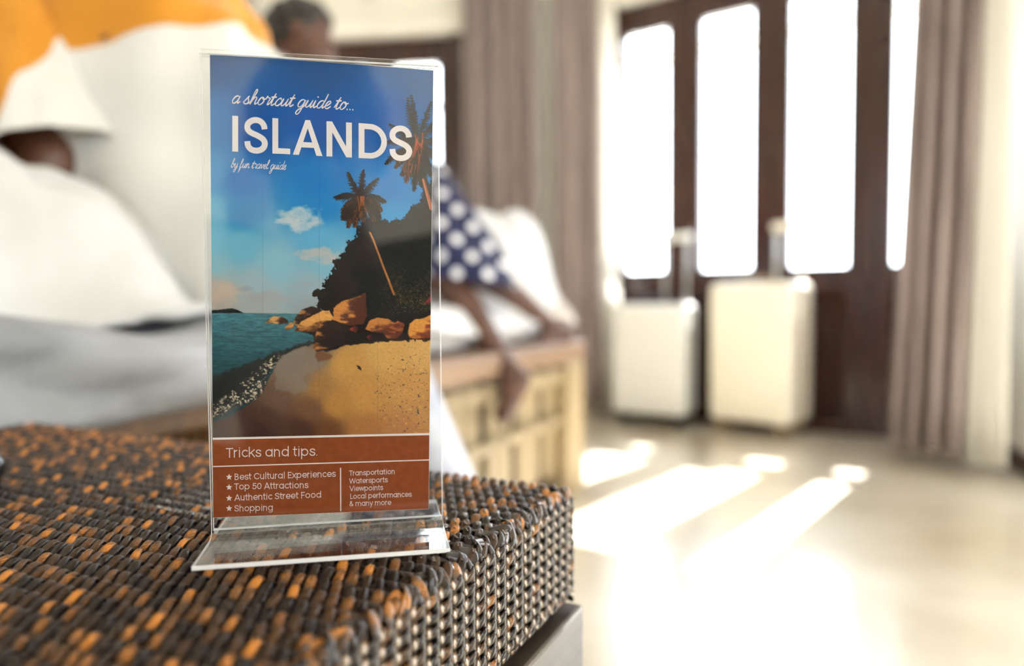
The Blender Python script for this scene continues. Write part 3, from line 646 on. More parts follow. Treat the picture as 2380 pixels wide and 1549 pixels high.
def quad_px(name, P, z, m, parent=leaflet):
    return mesh(name, [plc(*p) + (z,) for p in P], [tuple(range(len(P)))[::-1]], m, parent)
def box_px(name, P, z0, z1, m, parent=leaflet):
    n = len(P); V = [plc(*p) + (z0,) for p in P] + [plc(*p) + (z1,) for p in P]
    return mesh(name, V, [tuple(range(n)), tuple(range(n, 2 * n))[::-1]] + [(i, n + i, n + (i + 1) % n, (i + 1) % n) for i in range(n)], m, parent)
box_px('paper_card', [(486.5, 124.6), (1008.5, 164.6), (996.9, 1180.9), (494.6, 1203.2)], -.0002, .00028, mat('white_card', (.8, .79, .77, 1), .6))
quad_px('contents_panel', [(493.6, 1017.5), (998.3, 1006), (996.5, 1180.5), (495, 1202.7)], .00032, M_rust)
quad_px('rule_line', [(493.6, 1017.4), (998.3, 1005.2), (998.3, 1010.0), (493.6, 1022.2)], .00036, M_white_ink)
quad_px('rule_line', [(494.2, 1083), (997.6, 1066.2), (997.6, 1068.7), (494.2, 1085.6)], .00036, M_white_ink)
quad_px('divider_line', [(790.4, 1086.4), (793.0, 1086.3), (793.4, 1187), (790.8, 1187.2)], .00036, M_white_ink)
for (x, y) in ((532, 1108.5), (532, 1132.2), (532, 1157.5), (532, 1181.1)):
    P = [];
    for k in range(10):
        q = -math.pi / 2 + k * math.pi / 5; r_ = 7.6 if k % 2 == 0 else 3.5; P.append((x + r_ * math.cos(q), y + r_ * math.sin(q)))
    n = len(P); V = [plc(x, y) + (.00036,)] + [plc(*p) + (.00036,) for p in P]
    mesh('star_mark', V, [(0, 1 + (k + 1) % n, 1 + k) for k in range(n)], M_white_ink, leaflet)
# ---- lettering: monoline strokes laid as thin ink ribbons
def arc(cx, cy, rx, ry, a0, a1, n=None):
    n = n or max(4, int(abs(a1 - a0) / 12))
    return [(cx + rx * math.cos(R(a0 + (a1 - a0) * i / n)), cy + ry * math.sin(R(a0 + (a1 - a0) * i / n))) for i in range(n + 1)]
def spline(P, n=7):
    Q = [P[0]] + list(P) + [P[-1]]; o = []
    for i in range(1, len(Q) - 2):
        p0, p1, p2, p3 = Q[i - 1], Q[i], Q[i + 1], Q[i + 2]
        for k in range(n):
            t = k / n
            o.append(tuple(.5 * ((2 * p1[j]) + (-p0[j] + p2[j]) * t + (2 * p0[j] - 5 * p1[j] + 4 * p2[j] - p3[j]) * t * t + (-p0[j] + 3 * p1[j] - 3 * p2[j] + p3[j]) * t ** 3) for j in (0, 1)))
    return o + [tuple(P[-1])]
def sans(w=.075):
    h = w / 2; xh = .545; r = xh / 2 - h; c = xh / 2; L_ = h + .05; cx = L_ + r; G = {}
    st = lambda x, a, b: [(x, a), (x, b)]
    ring = arc(cx, c, r, r, 0, 360, 30)
    G['a'] = (2 * r + .19, [ring, st(cx + r, xh, 0)]); G['b'] = (2 * r + .19, [ring, st(L_, .74, 0)]); G['c'] = (.54, [arc(cx, c, r, r, 48, 312)])
    G['d'] = (2 * r + .19, [ring, st(cx + r, .74, 0)]); G['e'] = (.60, [[(cx - r, c), (cx + r, c)] + arc(cx, c, r, r, 0, 322)[1:]])
    G['e'] = (.60, [[(cx - r, c - .01), (cx + r, c - .01)], arc(cx, c, r, r, -2, 318)])
    G['f'] = (.33, [[(.13, 0), (.13, .60)] + arc(.13 + .12, .60, .12, .115, 180, 95, 6)[1:], [(.03, xh - h), (.30, xh - h)]])
    G['g'] = (2 * r + .19, [ring, [(cx + r, xh), (cx + r, .0)] + arc(cx, -.02, r, .17, 0, -140, 12)[1:]])
    nr = .185
    arch = lambda x: [(x, 0), (x, .32)] + arc(x + nr, .32, nr, xh - .32 - h, 180, 0, 12)[1:] + [(x + 2 * nr, 0)]
    G['h'] = (2 * nr + .21, [st(L_, .74, 0), arch(L_)]); G['n'] = (2 * nr + .21, [st(L_, xh, 0), arch(L_)])
    G['m'] = (4 * nr + .19, [st(L_, xh, 0), arch(L_), arch(L_ + 2 * nr)])
    G['i'] = (.25, [st(.125, xh, 0), [(.125, .70), (.125, .701)]]); G['l'] = (.25, [st(.125, .74, 0)])
    G['k'] = (.53, [st(L_, .74, 0), [(.47, xh), (L_ + .01, .22)], [(.22, .33), (.49, 0)]])
    G['o'] = (2 * r + .175, [ring]); G['p'] = (2 * r + .19, [ring, st(L_, xh, -.22)])
    G['r'] = (.36, [st(L_, xh, 0), [(L_, .28)] + arc(L_ + .20, .30, .20, xh - .30 - h, 180, 90, 8)])
    G['s'] = (.50, [spline([(.43, .42), (.36, .49), (.25, .51), (.13, .47), (.10, .38), (.18, .30), (.30, .26), (.42, .20), (.43, .10), (.34, .04), (.22, .03), (.12, .07), (.07, .15)])])
    G['t'] = (.34, [[(.14, .69), (.14, .15)] + arc(.25, .15, .11, .115, 180, 275, 7)[1:], [(.03, xh - h), (.30, xh - h)]])
    G['u'] = (2 * nr + .21, [[(L_, xh), (L_, .22)] + arc(L_ + nr, .22, nr, .22 - h, 180, 360, 12)[1:], st(L_ + 2 * nr, xh, 0)])
    G['v'] = (.52, [[(.04, xh), (.26, .02)], [(.48, xh), (.26, .02)]]); G['w'] = (.76, [[(.04, xh), (.21, .02)], [(.38, xh), (.21, .02)], [(.38, xh), (.55, .02)], [(.72, xh), (.55, .02)]])
    G['x'] = (.52, [[(.05, xh), (.47, 0)], [(.47, xh), (.05, 0)]]); G['y'] = (.52, [[(.04, xh), (.26, .03)], [(.48, xh), (.17, -.22)]])
    G['.'] = (.20, [[(.09, .03), (.091, .03)]]); G[' '] = (.25, [])
    cap = .70; C_ = cap
    G['T'] = (.56, [[(.03, C_ - h), (.53, C_ - h)], st(.28, C_ - h, 0)])
    G['B'] = (.62, [st(.11, C_, 0), [(.11, C_ - h), (.30, C_ - h)] + arc(.30, .53, .15, .17 - h, 90, -90, 10)[1:] + [(.11, .36)], [(.30, .36)] + arc(.32, .18 + h / 2, .19, .18 - h / 2, 90, -90, 10) + [(.11, h)]])
    G['C'] = (.74, [arc(.40, .35, .34 - h, .35 - h, 40, 320)])
    G['E'] = (.54, [st(.11, C_, 0), [(.11, C_ - h), (.47, C_ - h)], [(.11, .36), (.44, .36)], [(.11, h), (.47, h)]])
    G['A'] = (.70, [[(.05, 0), (.35, C_ - .01)], [(.65, 0), (.35, C_ - .01)], [(.16, .20), (.54, .20)]])
    G['S'] = (.60, [spline([(.51, .53), (.44, .63), (.30, .665), (.15, .62), (.10, .51), (.16, .41), (.30, .36), (.45, .30), (.51, .19), (.45, .08), (.30, .035), (.15, .07), (.08, .17)])])
    G['F'] = (.52, [st(.11, C_, 0), [(.11, C_ - h), (.47, C_ - h)], [(.11, .34), (.43, .34)]])
    G['W'] = (.98, [[(.04, C_), (.25, .02)], [(.49, C_ - .03), (.25, .02)], [(.49, C_ - .03), (.73, .02)], [(.94, C_), (.73, .02)]])
    G['V'] = (.68, [[(.04, C_), (.34, .02)], [(.64, C_), (.34, .02)]])
    G['L'] = (.48, [st(.11, C_, 0), [(.11, h), (.45, h)]])
    G['5'] = (.56, [[(.46, C_ - h), (.17, C_ - h), (.13, .37)], spline([(.13, .38), (.24, .43), (.37, .42), (.47, .33), (.48, .20), (.40, .08), (.27, .035), (.15, .07), (.08, .17)])])
    G['0'] = (.60, [arc(.30, .35, .22, .35 - h, 0, 360, 30)])
    G['&'] = (.66, [spline([(.60, .03), (.42, .20), (.18, .48), (.17, .60), (.26, .67), (.36, .62), (.36, .50), (.20, .37), (.10, .26), (.10, .12), (.20, .04), (.34, .04), (.46, .13), (.54, .30)])])
    return G
GS = sans()
def ribbon(mb, P, w, mp, z, capr=True):
    "flat ribbon in text space mapped by mp to the print; round ends"
    mb.k = getattr(mb, 'k', 0) + 1; z = z + mb.k * 1.5e-6
    Q = [P[0]]
    for p in P[1:]:
        if math.hypot(p[0] - Q[-1][0], p[1] - Q[-1][1]) > 1e-5: Q.append(p)
    P = Q; n = len(P); V = []; Fc = []
    closed = n > 6 and math.hypot(P[0][0] - P[-1][0], P[0][1] - P[-1][1]) < 1e-3
    ww = w if callable(w) else (lambda t: w)
    for i in range(n):
        a = P[i - 1] if i else (P[-2] if closed else P[0]); b = P[i + 1] if i < n - 1 else (P[1] if closed else P[-1])
        dx, dy = b[0] - a[0], b[1] - a[1]; l = math.hypot(dx, dy) or 1
        # mitre
        k = 1
        if 0 < i < n - 1:
            l1 = math.hypot(P[i][0] - a[0], P[i][1] - a[1]) or 1; c_ = ((P[i][0] - a[0]) * dx + (P[i][1] - a[1]) * dy) / (l1 * l); k = 1 / max(.5, c_)
        h = ww(i / max(1, n - 1)) / 2 * k; nx, ny = -dy / l * h, dx / l * h
        V += [(P[i][0] + nx, P[i][1] + ny), (P[i][0] - nx, P[i][1] - ny)]
        if i: Fc.append((2 * i - 2, 2 * i - 1, 2 * i + 1, 2 * i))
    if capr and not closed:
        for (c, q) in ((P[0], P[1] if n > 1 else (P[0][0] + 1, P[0][1])), (P[-1], P[-2] if n > 1 else (P[0][0] - 1, P[0][1]))):
            h = ww(0 if c is P[0] else 1) / 2; a0 = math.atan2(c[1] - q[1], c[0] - q[0]); s = len(V); V.append(c); m_ = 8
            for k in range(m_ + 1): t = a0 - math.pi / 2 + math.pi * k / m_; V.append((c[0] + h * math.cos(t), c[1] + h * math.sin(t)))
            Fc += [(s, s + 1 + k, s + 2 + k) for k in range(m_)]
    s = len(mb.V); mb.V += [Vector(mp(x, y) + (z,)) for x, y in V]; mb.F += [tuple(i + s for i in f) for f in Fc]
def mapper(p0, p1, width, em):
    "text x 0..width runs from p0 to p1 (photo px of the print); em = px per text unit in height"
    dx, dy = (p1[0] - p0[0]) / width, (p1[1] - p0[1]) / width
    return lambda x, y: plc(p0[0] + dx * x, p0[1] + dy * x - y * em)
def textline(s, p0, p1, em, w=.075, G=GS, name='lettering', track=0):
    wd = sum(G[c][0] + track for c in s) - .07; mp = mapper(p0, p1, wd, em); mb = MB(); x = -.03
    for c in s:
        for P in G[c][1]: ribbon(mb, [(x + a, b) for a, b in P], w, mp, .00038)
        x += G[c][0] + track
    return mb.build(name, M_white_ink, leaflet)
textline('Tricks and tips.', (525.5, 1062.8), (738.5, 1058), 30.5, .072)
textline('Best Cultural Experiences', (544.3, 1115), (780.2, 1106.6), 20.0, .078)
textline('Top 50 Attractions', (544.3, 1137.5), (716.4, 1132.9), 20.0, .078)
textline('Authentic Street Food', (544.9, 1162.9), (746.6, 1155), 20.0, .078)
textline('Shopping', (544.3, 1188), (634.2, 1185.4), 20.0, .078)
textline('Transportation', (811.9, 1104.2), (917.9, 1099.9), 16.2, .08)
textline('Watersports', (812.4, 1122.5), (901.2, 1119), 16.2, .08)
textline('Viewpoints', (813, 1140), (890.4, 1137), 16.2, .08)
textline('Local performances', (813.8, 1158), (956.8, 1152.2), 16.2, .08)
textline('& many more', (812.4, 1175), (909.2, 1171.2), 16.2, .08)
# the big title: each letter from the photographed box (left,right at cap height 1.0)
zx = lambda v: 440 + v / 3.6875
zy = lambda v: 80 + v / 3.6875
def title():
    mb = MB()
    def base(x): return zy(1008 + (x - 392) * (1065 - 1008) / (1500 - 392))
    def topy(x): return zy(705 + (x - 392) * (768 - 705) / (1470 - 392))
    def put(P, x0, x1, w, cap=False):
        wpx = x1 - x0
        def mp(u, v):
            xx = x0 + u; b = base(xx); t = topy(xx); return plc(zx(xx), b + (t - b) * v / 300.)
        ribbon(mb, P, w, mp, .00038, cap)
    w = 50.; h = 25.
    put([(25, 0), (25, 303)], 367, 417, w)
    def S(x0, x1):
        W_ = x1 - x0
        k = W_ / 202.
        put(spline([(175 * k, 203), (168 * k, 236), (142 * k, 266), (103 * k, 278), (62 * k, 268), (32 * k, 240), (27 * k, 205), (45 * k, 177), (80 * k, 159), (122 * k, 142), (160 * k, 118), (177 * k, 86), (168 * k, 50), (140 * k, 26), (101 * k, 17), (60 * k, 26), (33 * k, 55), (26 * k, 94)], 8), x0, x1, w)
    S(470, 672)
    put([(25, 0), (25, 303)], 712, 865, w); put([(26, 25), (153, 25)], 712, 865, w * .95)
    # A as filled outlines
    def polyput(P, x0):
        V = []
        for (u, v) in P:
            xx = x0 + u; b = base(xx); t = topy(xx); V.append(plc(zx(xx), b + (t - b) * v / 300.) + (.00038 + 4e-6 * getattr(mb, 'k2', 0),))
        mb.k2 = getattr(mb, 'k2', 0) + 1
        s = len(mb.V); mb.V += [Vector(v) for v in V]; mb.F.append(tuple(range(s, s + len(V))))
    polyput([(0, 0), (51, 0), (128, 232), (128, 303), (108, 303)], 888); polyput([(255, 0), (202, 0), (128, 232), (128, 303), (148, 303)], 888)
    polyput([(74, 66), (181, 66), (166, 112), (89, 112)], 888)
    polyput([(0, 0), (50, 0), (50, 303), (0, 303)], 1177); polyput([(168, 0), (218, 0), (218, 303), (168, 303)], 1177); polyput([(170, 0), (218, 0), (218, 6), (48, 303), (0, 303), (0, 297)], 1177)
    put([(25, 0), (25, 303)], 1453, 1697, w)
    put([(26, 278), (95, 278)] + arc(95, 151, 124, 127, 90, -90, 20)[1:] + [(26, 24)], 1453, 1697, w * .96)
    S(1718, 1911)
    mb.build('title_lettering', M_white_ink, leaflet)
title()
# cursive lines: joined letters in upright space (x-height 1), slanted afterwards
CU = {
 'a': (1.15, [[(.85, .85), (.6, 1.0), (.25, .85), (.05, .4), (.15, .05), (.45, .02), (.75, .35), (.9, .95), (.82, .3), (.9, .02), (1.15, .25)]]),
 's': (.85, [[(-.1, .2), (.25, .7), (.45, 1.05), (.45, .75), (.62, .35), (.5, .05), (.2, .0), (.02, .12)], [(.3, .02), (.6, .05), (.85, .25)]]),
 'h': (1.15, [[(-.05, .2), (.3, .9), (.5, 1.7), (.42, 2.0), (.25, 1.8), (.15, 1.0), (.1, 0), (.3, .6), (.6, .98), (.8, .85), (.75, .35), (.82, .03), (1.15, .25)]]),
 'o': (1.0, [[(.6, .98), (.3, .95), (.06, .5), (.15, .08), (.45, .0), (.78, .35), (.75, .8), (.5, 1.0), (.55, .8), (.8, .72), (1.05, .85)]]),
 'r': (.8, [[(.0, .75), (.15, 1.15), (.25, 1.0), (.5, .95), (.62, .85), (.5, .4), (.52, .05), (.8, .25)]]),
 't': (.75, [[(-.05, .2), (.2, .8), (.42, 1.6), (.25, .6), (.25, .1), (.42, .0), (.75, .25)], [(.0, 1.08), (.62, 1.12)]]),
 'c': (.85, [[(.75, .78), (.62, 1.0), (.3, .85), (.08, .4), (.18, .05), (.5, .0), (.85, .3)]]),
 'u': (1.15, [[(-.05, .3), (.2, .95), (.12, .35), (.2, .03), (.45, .08), (.75, .5), (.88, .98), (.8, .3), (.88, .02), (1.15, .25)]]),
 'g': (1.1, [[(.85, .85), (.6, 1.0), (.25, .85), (.05, .4), (.15, .05), (.45, .02), (.75, .35), (.9, .95), (.78, 0), (.62, -.75), (.35, -1.0), (.12, -.8), (.3, -.4), (.8, -.05), (1.1, .25)]]),
 'i': (.6, [[(-.05, .3), (.18, .95), (.12, .3), (.22, .0), (.6, .25)], [(.3, 1.45), (.31, 1.46)]]),
 'd': (1.15, [[(.85, .85), (.6, 1.0), (.25, .85), (.05, .4), (.15, .05), (.45, .02), (.75, .4), (.98, 1.3), (1.05, 1.9), (.88, 1.0), (.82, .3), (.9, .02), (1.15, .25)]]),
 'e': (.85, [[(-.05, .2), (.4, .45), (.68, .78), (.55, 1.0), (.25, .85), (.06, .4), (.18, .05), (.5, .0), (.85, .28)]]),
 'b': (.95, [[(-.05, .2), (.3, 1.0), (.5, 1.7), (.4, 2.0), (.22, 1.7), (.12, .8), (.15, .1), (.4, .0), (.68, .3), (.68, .75), (.45, .9), (.6, .72), (.95, .8)]]),
 'y': (1.1, [[(-.05, .5), (.2, .95), (.12, .35), (.22, .03), (.45, .08), (.75, .5), (.88, .98), (.75, -.1), (.58, -.8), (.32, -1.0), (.12, -.8), (.3, -.4), (.8, -.05), (1.1, .25)]]),
 'f': (.75, [[(-.05, .2), (.3, .9), (.5, 1.7), (.42, 2.0), (.25, 1.8), (.15, .8), (.05, -.6), (.0, -1.0), (.15, -.6), (.3, -.05), (.75, .25)]]),
 'n': (1.15, [[(-.05, .5), (.15, .98), (.2, .8), (.1, .0), (.3, .6), (.6, .98), (.8, .85), (.75, .35), (.82, .03), (1.15, .25)]]),
 'v': (.95, [[(-.05, .5), (.15, .98), (.22, .8), (.25, .05), (.5, .25), (.75, .75), (.7, 1.0), (.75, .82), (1.0, .85)]]),
 'l': (.65, [[(-.05, .2), (.3, 1.0), (.5, 1.7), (.4, 2.0), (.22, 1.7), (.12, .6), (.22, .03), (.35, .02), (.65, .25)]]),
 '.': (.42, [[(.18, .03), (.19, .03)]]), ' ': (.62, [])}
def cursive(s, p0, p1, xh, w, slant=.42):
    wd = sum(CU[c][0] for c in s); mp = mapper(p0, p1, wd, xh); mb = MB(); x = 0
    for c in s:
        for P in CU[c][1]:
            P = spline([(x + a + slant * b * .8, b) for a, b in P], 8) if len(P) > 2 else [(x + a + slant * b * .8, b) for a, b in P]
            ribbon(mb, P, (lambda t: w * (.82 + .36 * math.sin(t * 9) ** 2)) if len(P) > 2 else w * 1.3, mp, .00038)
        x += CU[c][0]
    mb.build('cursive_lettering', M_white_ink, leaflet)
cursive('a shortcut guide to...', (537.6, 240.5), (824, 257), 17.5, .15, .5)
cursive('by fun travel guide', (536, 390), (664, 395.2), 10.6, .15, .5)
# ------------------------------------------------------------------ bed
B1 = Vector((math.sin(R(27.5)), math.cos(R(27.5)), 0)); B2 = Vector((-B1.y, B1.x, 0)); BO = Vector((.205, 2.118, 0))
M_bw = wood('bleached_bed_wood', L(140, 124, 96), L(178, 160, 128), .5, 2, .5); M_bb = wood('tan_bed_beam', L(128, 104, 86), L(160, 132, 110), .4, 0, .5)
M_bd = wood('dark_reed', L(58, 38, 24), L(120, 84, 44), .5, 2, .6)
bed = D.objects.new('bed', None); C.objects.link(bed)
BM = Matrix(((-B1.x, B2.x, 0, BO.x), (-B1.y, B2.y, 0, BO.y), (0, 0, 1, 0), (0, 0, 0, 1)))   # x towards the viewer along the side, y across the bed
bed.matrix_world = BM; tag(bed, 'low pale wooden bed with slatted side boards behind the bench', 'bed')
def bp(s, t, z): return BM @ Vector((s, t, z))
SL, SW = 2.02, 1.85
def bbox(name, a, b, m, ch=.004): return MB().box(a, b, ch).build(name, m, bed)
bbox('side_beam', (-.035, -.005, .392), (1.15, .085, .449), M_bb, .008); bbox('dark_beam', (1.1505, .004, .41), (SL, .085, .449), M_bd)  # near length darkened to stand in for the shade below the sheet
bbox('end_beam', (-.005, .086, .392), (.08, SW, .449), M_bb, .008); bbox('side_beam', (.081, SW - .085, .392), (SL, SW, .449), M_bb, .008)
bbox('end_beam', (SL - .085, .086, .392), (SL - .001, SW - .086, .449), M_bb, .008)
bbox('post', (-.004, -.012, 0), (.125, .085, .3915), M_bw, .006)
for (x, y) in ((-.004, SW - .09), (SL - .13, SW - .09), (SL - .13, -.0)): bbox('post', (x, y, 0), (x + .125, y + .09, .3915), M_bw, .006)
bbox('rail', (.126, .004, .335), (1.14, .028, .375), M_bw); bbox('rail', (.126, .004, .215), (1.14, .022, .24), M_bw)
bb = MB().box((0, .03, .07), (.122, .046, .385), .002); me_b = D.meshes.new('board'); me_b.from_pydata([tuple(v) for v in bb.V], [], bb.F); me_b.materials.append(M_bw)
x = .232 - .16 + .0
for k in range(7):
    o = link('board', me_b, bed, (.072 + .16 * k + .165 - .16 + .0, 0, 0)) if k else link('board', me_b, bed, (.077, 0, 0))
rm = MB().tube([(0, 0, .03), (0, 0, .409)], .0085, 6); me_r = D.meshes.new('reed'); me_r.from_pydata([tuple(v) for v in rm.V], [], rm.F); me_r.materials.append(M_bd); me_r.shade_smooth()
for k in range(38): link('reed', me_r, bed, (1.165 + .0195 * k, .018, 0))
bbox('inner_panel', (.13, .052, .02), (1.15, .058, .385), M_core, 0)  # dark sheet added behind the boards so their gaps look shaded
bbox('bottom_board', (.1, .1, .30), (SL - .1, SW - .1, .385), M_bd)
M_mat = noisy(mat('white_mattress', L(236, 236, 238), .85), L(228, 228, 230), L(240, 240, 242), (20, 20, 20), 3, .1)
bbox('mattress', (-.01, .10, .450), (SL - .02, SW - .03, .53), M_mat, .03)

def bump_field(name, s0, s1, t0, t1, hf, m, label, cat, n=90, edge=None):
    "closed quilt surface over the bed in bed coordinates"
    ns = n; nt = int(n * (t1 - t0) / (s1 - s0)) + 2; V = []; 
    for i in range(ns + 1):
        for j in range(nt + 1):
            s = s0 + (s1 - s0) * i / ns; t = t0 + (t1 - t0) * j / nt
            V.append(bp(s, t, hf(s, t)))
    N1 = len(V); Fc = [(i * (nt + 1) + j, i * (nt + 1) + j + 1, (i + 1) * (nt + 1) + j + 1, (i + 1) * (nt + 1) + j) for i in range(ns) for j in range(nt)]
    o = mesh(name, V, Fc, m, None, True); md = o.modifiers.new('thick', 'SOLIDIFY'); md.thickness = .012; md.offset = -1
    tag(o, label, cat); return o
def sm(a, b, x): x = max(0, min(1, (x - a) / (b - a))); return x * x * (3 - 2 * x)
def hump(s, t, cs, ct, rs, rt, h, p=2.2):
    d = ((s - cs) / rs) ** 2 + ((t - ct) / rt) ** 2
    return h * max(0, 1 - d ** (p / 2)) ** .6 if d < 1 else 0
f1 = lambda x, y, o=3: float(fbm(np.array([x + 60.]), np.array([y + 60.]), o)[0])
M_duvet = noisy(mat('white_duvet', L(240, 241, 246), .8), L(214, 216, 223), L(226, 228, 234), (6, 6, 6), 4, .25, 14, dist=.01)
M_sheet = noisy(mat('grey_blue_sheet', L(196, 198, 202), .8), L(118, 120, 126), L(150, 152, 158), (5, 5, 5), 4, .25, 10, dist=.01)
# right-hand mound of bedding
def h_right(s, t):
    z = .538 + .035 * f1(s * 5, t * 5) * sm(-.12, .02, s)
    z += hump(s, t, .09, .36, .26, .29, .30, 2.6) + hump(s, t, .0, .12, .14, .12, .06)
    e = min(sm(-.12, -.02, s), sm(.05, .13, t)); z -= (1 - e) * .055
    return z + .010 * math.sin(9 * s + 14 * t)
bump_field('duvet', -.11, 1.0, .06, 1.2, h_right, M_duvet, 'white duvet heaped behind the spotted-dress person at the far corner of the bed', 'duvet')
# near crumpled duvet in front of the shirted person
M_duvet2 = noisy(mat('soft_white_duvet', L(205, 205, 205), .85), L(178, 178, 176), L(196, 197, 200), (4, 4, 4), 4, .3, 12, dist=.012)
def h_near(s, t):
    z = .54 + .03 * f1(s * 7, t * 7) + sm(.02, .17, t) * max(hump(s, t, 1.68, .30, .36, .32, .29, 2.4), hump(s, t, 1.43, .24, .20, .22, .19, 2.2))
    z += .020 * abs(math.sin(9 * s - 15 * t + 4 * f1(s * 3, t * 3))) ** .7 + .035 * (f1(s * 8, t * 8) - .5)
    return z
o = bump_field('duvet', 1.20, 2.30, .03, .9, h_near, M_duvet2, 'crumpled white duvet bunched in front of the shirted person at the left edge', 'duvet', 110)
# grey sheet draped over the near side
def sheet_mesh():
    ns, nk = 90, 22; V = []
    for i in range(ns + 1):
        s = 1.10 + 1.2 * i / ns
        for k in range(nk + 1):
            u = k / nk; w = .014 * math.sin(s * 15 + 7 * u) + .012 * abs(math.sin(s * 9 - 9 * u)) + .03 * (f1(s * 5, u * 4) - .5)
            if u < .45: t = .30 - .36 * u / .45; z = .556 - .02 * (u / .45) + w * .8
            else:
                q = (u - .45) / .55; t = -.06 - .022 * math.sin(q * 2.4) - abs(w) * 1.2; z = .536 - q * (.072 + .012 * math.sin(s * 5)) + w * .3
            V.append(bp(s, t + (.03 * sm(1.25, 1.1, s)), z))
    Fc = [(i * (nk + 1) + k, i * (nk + 1) + k + 1, (i + 1) * (nk + 1) + k + 1, (i + 1) * (nk + 1) + k) for i in range(ns) for k in range(nk)]
    o = mesh('bed_sheet', V, Fc, M_sheet, None, True); md = o.modifiers.new('thick', 'SOLIDIFY'); md.thickness = .004
    tag(o, 'grey sheet with long creases hanging over the near side of the bed', 'sheet')
sheet_mesh()

# ------------------------------------------------------------------ suitcases
def suitcase(name, p_left, p_right, dep, h, m, m_trim, handle, label, wheel_h=.05, wheel_m=None):
    pl, pr = Vector((p_left[0], p_left[1], 0)), Vector((p_right[0], p_right[1], 0)); x = (pr - pl).normalized(); w = (pr - pl).length; y = Vector((-x.y, x.x, 0))
    M = Matrix(((x.x, y.x, 0, pl.x), (x.y, y.y, 0, pl.y), (0, 0, 1, 0), (0, 0, 0, 1)))
    r = D.objects.new(name, None); C.objects.link(r); r.matrix_world = M; tag(r, label, 'suitcase')
    MB().box((0, 0, wheel_h), (w, dep * .49, h), .028).build('front_shell', m, r, True)
    MB().box((0, dep * .51, wheel_h), (w, dep, h), .028).build('back_shell', m, r, True)
    MB().box((.004, dep * .47, wheel_h + .004), (w - .004, dep * .53, h - .004), .02).build('zip_band', m_trim, r)
    g = D.meshes.new('ridge'); gb = MB().box((0, -.003, wheel_h + .05), (.012, .004, h - .05), .002); g.from_pydata([tuple(v) for v in gb.V], [], gb.F); g.materials.append(m)
    for k in range(6): link('ridge', g, r, (w * (k + .9) / 6.8, 0, 0))
    for (a, b) in ((.045, .045), (w - .045, .045), (.045, dep - .045), (w - .045, dep - .045)):
        n = MB().tube([(a - .012, b, wheel_h / 2), (a + .012, b, wheel_h / 2)], wheel_h / 2 - .001, 14)
        n.box((a - .02, b - .02, wheel_h * .6), (a + .02, b + .02, wheel_h + .014)); n.build('wheel', wheel_m or m_trim, r)
    MB().tube([(w / 2 - .07, dep * .3, h - .004), (w / 2 - .06, dep * .3, h + .018), (w / 2 + .06, dep * .3, h + .018), (w / 2 + .07, dep * .3, h - .004)], .008).build('carry_handle', m_trim, r, True)
    hx, hz, hwid = handle
    hd = MB().tube([(hx - hwid, dep - .04, h - .01), (hx - hwid, dep - .04, hz)], .008).tube([(hx + hwid, dep - .04, h - .01), (hx + hwid, dep - .04, hz)], .008)
    t = hd.build('telescopic_tube', M_steel, r, True); MB().box((hx - hwid - .018, dep - .055, hz - .005), (hx + hwid + .018, dep - .025, hz + .03), .008).build('pull_grip', m, r, True)
M_cream = mat('cream_shell', L(238, 231, 215), .35, Coat_Weight=.3); M_grey = mat('pale_grey_shell', L(222, 222, 218), .35, Coat_Weight=.3)
M_trimc = mat('tan_trim', L(150, 130, 100), .5); M_trimb = mat('black_trim', L(28, 32, 38), .4)
suitcase('suitcase', (.842, 3.03), (1.105, 2.79), .25, .632, M_cream, M_trimc, (.265, .86, .055), 'larger cream hard-shell suitcase standing by the brown louvred doors', .05)
suitcase('suitcase', (.452, 3.22), (.742, 3.03), .17, .545, M_grey, M_trimb, (.26, .83, .05), 'smaller pale grey suitcase with black wheels nearest the end of the bed', .05)
# ------------------------------------------------------------------ people
M_skin = noisy(mat('brown_skin', L(104, 68, 52), .45, Subsurface_Weight=.05, Subsurface_Radius=(.02, .008, .004)), L(78, 52, 42), L(98, 66, 52), (20, 20, 20), 3, .05)
M_skin2 = noisy(mat('deep_brown_skin', L(92, 60, 46), .45), L(84, 54, 42), L(102, 68, 50), (20, 20, 20), 3, .05)
M_hair = noisy(mat('black_hair', L(22, 20, 20), .45), L(14, 13, 13), L(36, 32, 30), (200, 200, 30), 4, .4)
def remesh(mb, name, m, parent, vox=.007, it=6):
    o = mb.build(name, m, parent, True); r = o.modifiers.new('join', 'REMESH'); r.mode = 'VOXEL'; r.voxel_size = vox; r.use_smooth_shade = True
    s = o.modifiers.new('soft', 'SMOOTH'); s.iterations = it; s.factor = .5; return o
def head_parts(mb, M, k=1.0):
    "head volumes in head space: face towards -y, z up, centre at the ears' height"
    T = lambda v: M @ (Vector(v) * k)
    Rm = M.to_3x3().to_4x4()
    mb.ell(M @ Vector((0, .012 * k, .02 * k)), (.074 * k, .093 * k, .092 * k), Rm); mb.ell(M @ Vector((0, -.022 * k, -.045 * k)), (.058 * k, .066 * k, .068 * k), Rm)
    mb.ell(T((0, -.070, -.092)), (.024 * k, .020 * k, .018 * k), Rm)
    mb.capsule(T((0, -.088, .012)), T((0, -.108, -.028)), .008 * k, .014 * k)           # nose
    mb.capsule(T((-.026, -.090, -.058)), T((.026, -.090, -.058)), .008 * k, .008 * k)       # lips
    mb.capsule(T((-.045, -.078, .028)), T((-.012, -.092, .026)), .010 * k, .008 * k); mb.capsule(T((.045, -.078, .028)), T((.012, -.092, .026)), .010 * k, .008 * k)
    for s in (-1, 1): mb.ell(T((s * .076, .005, -.005)), (.011 * k, .020 * k, .032 * k), Rm)
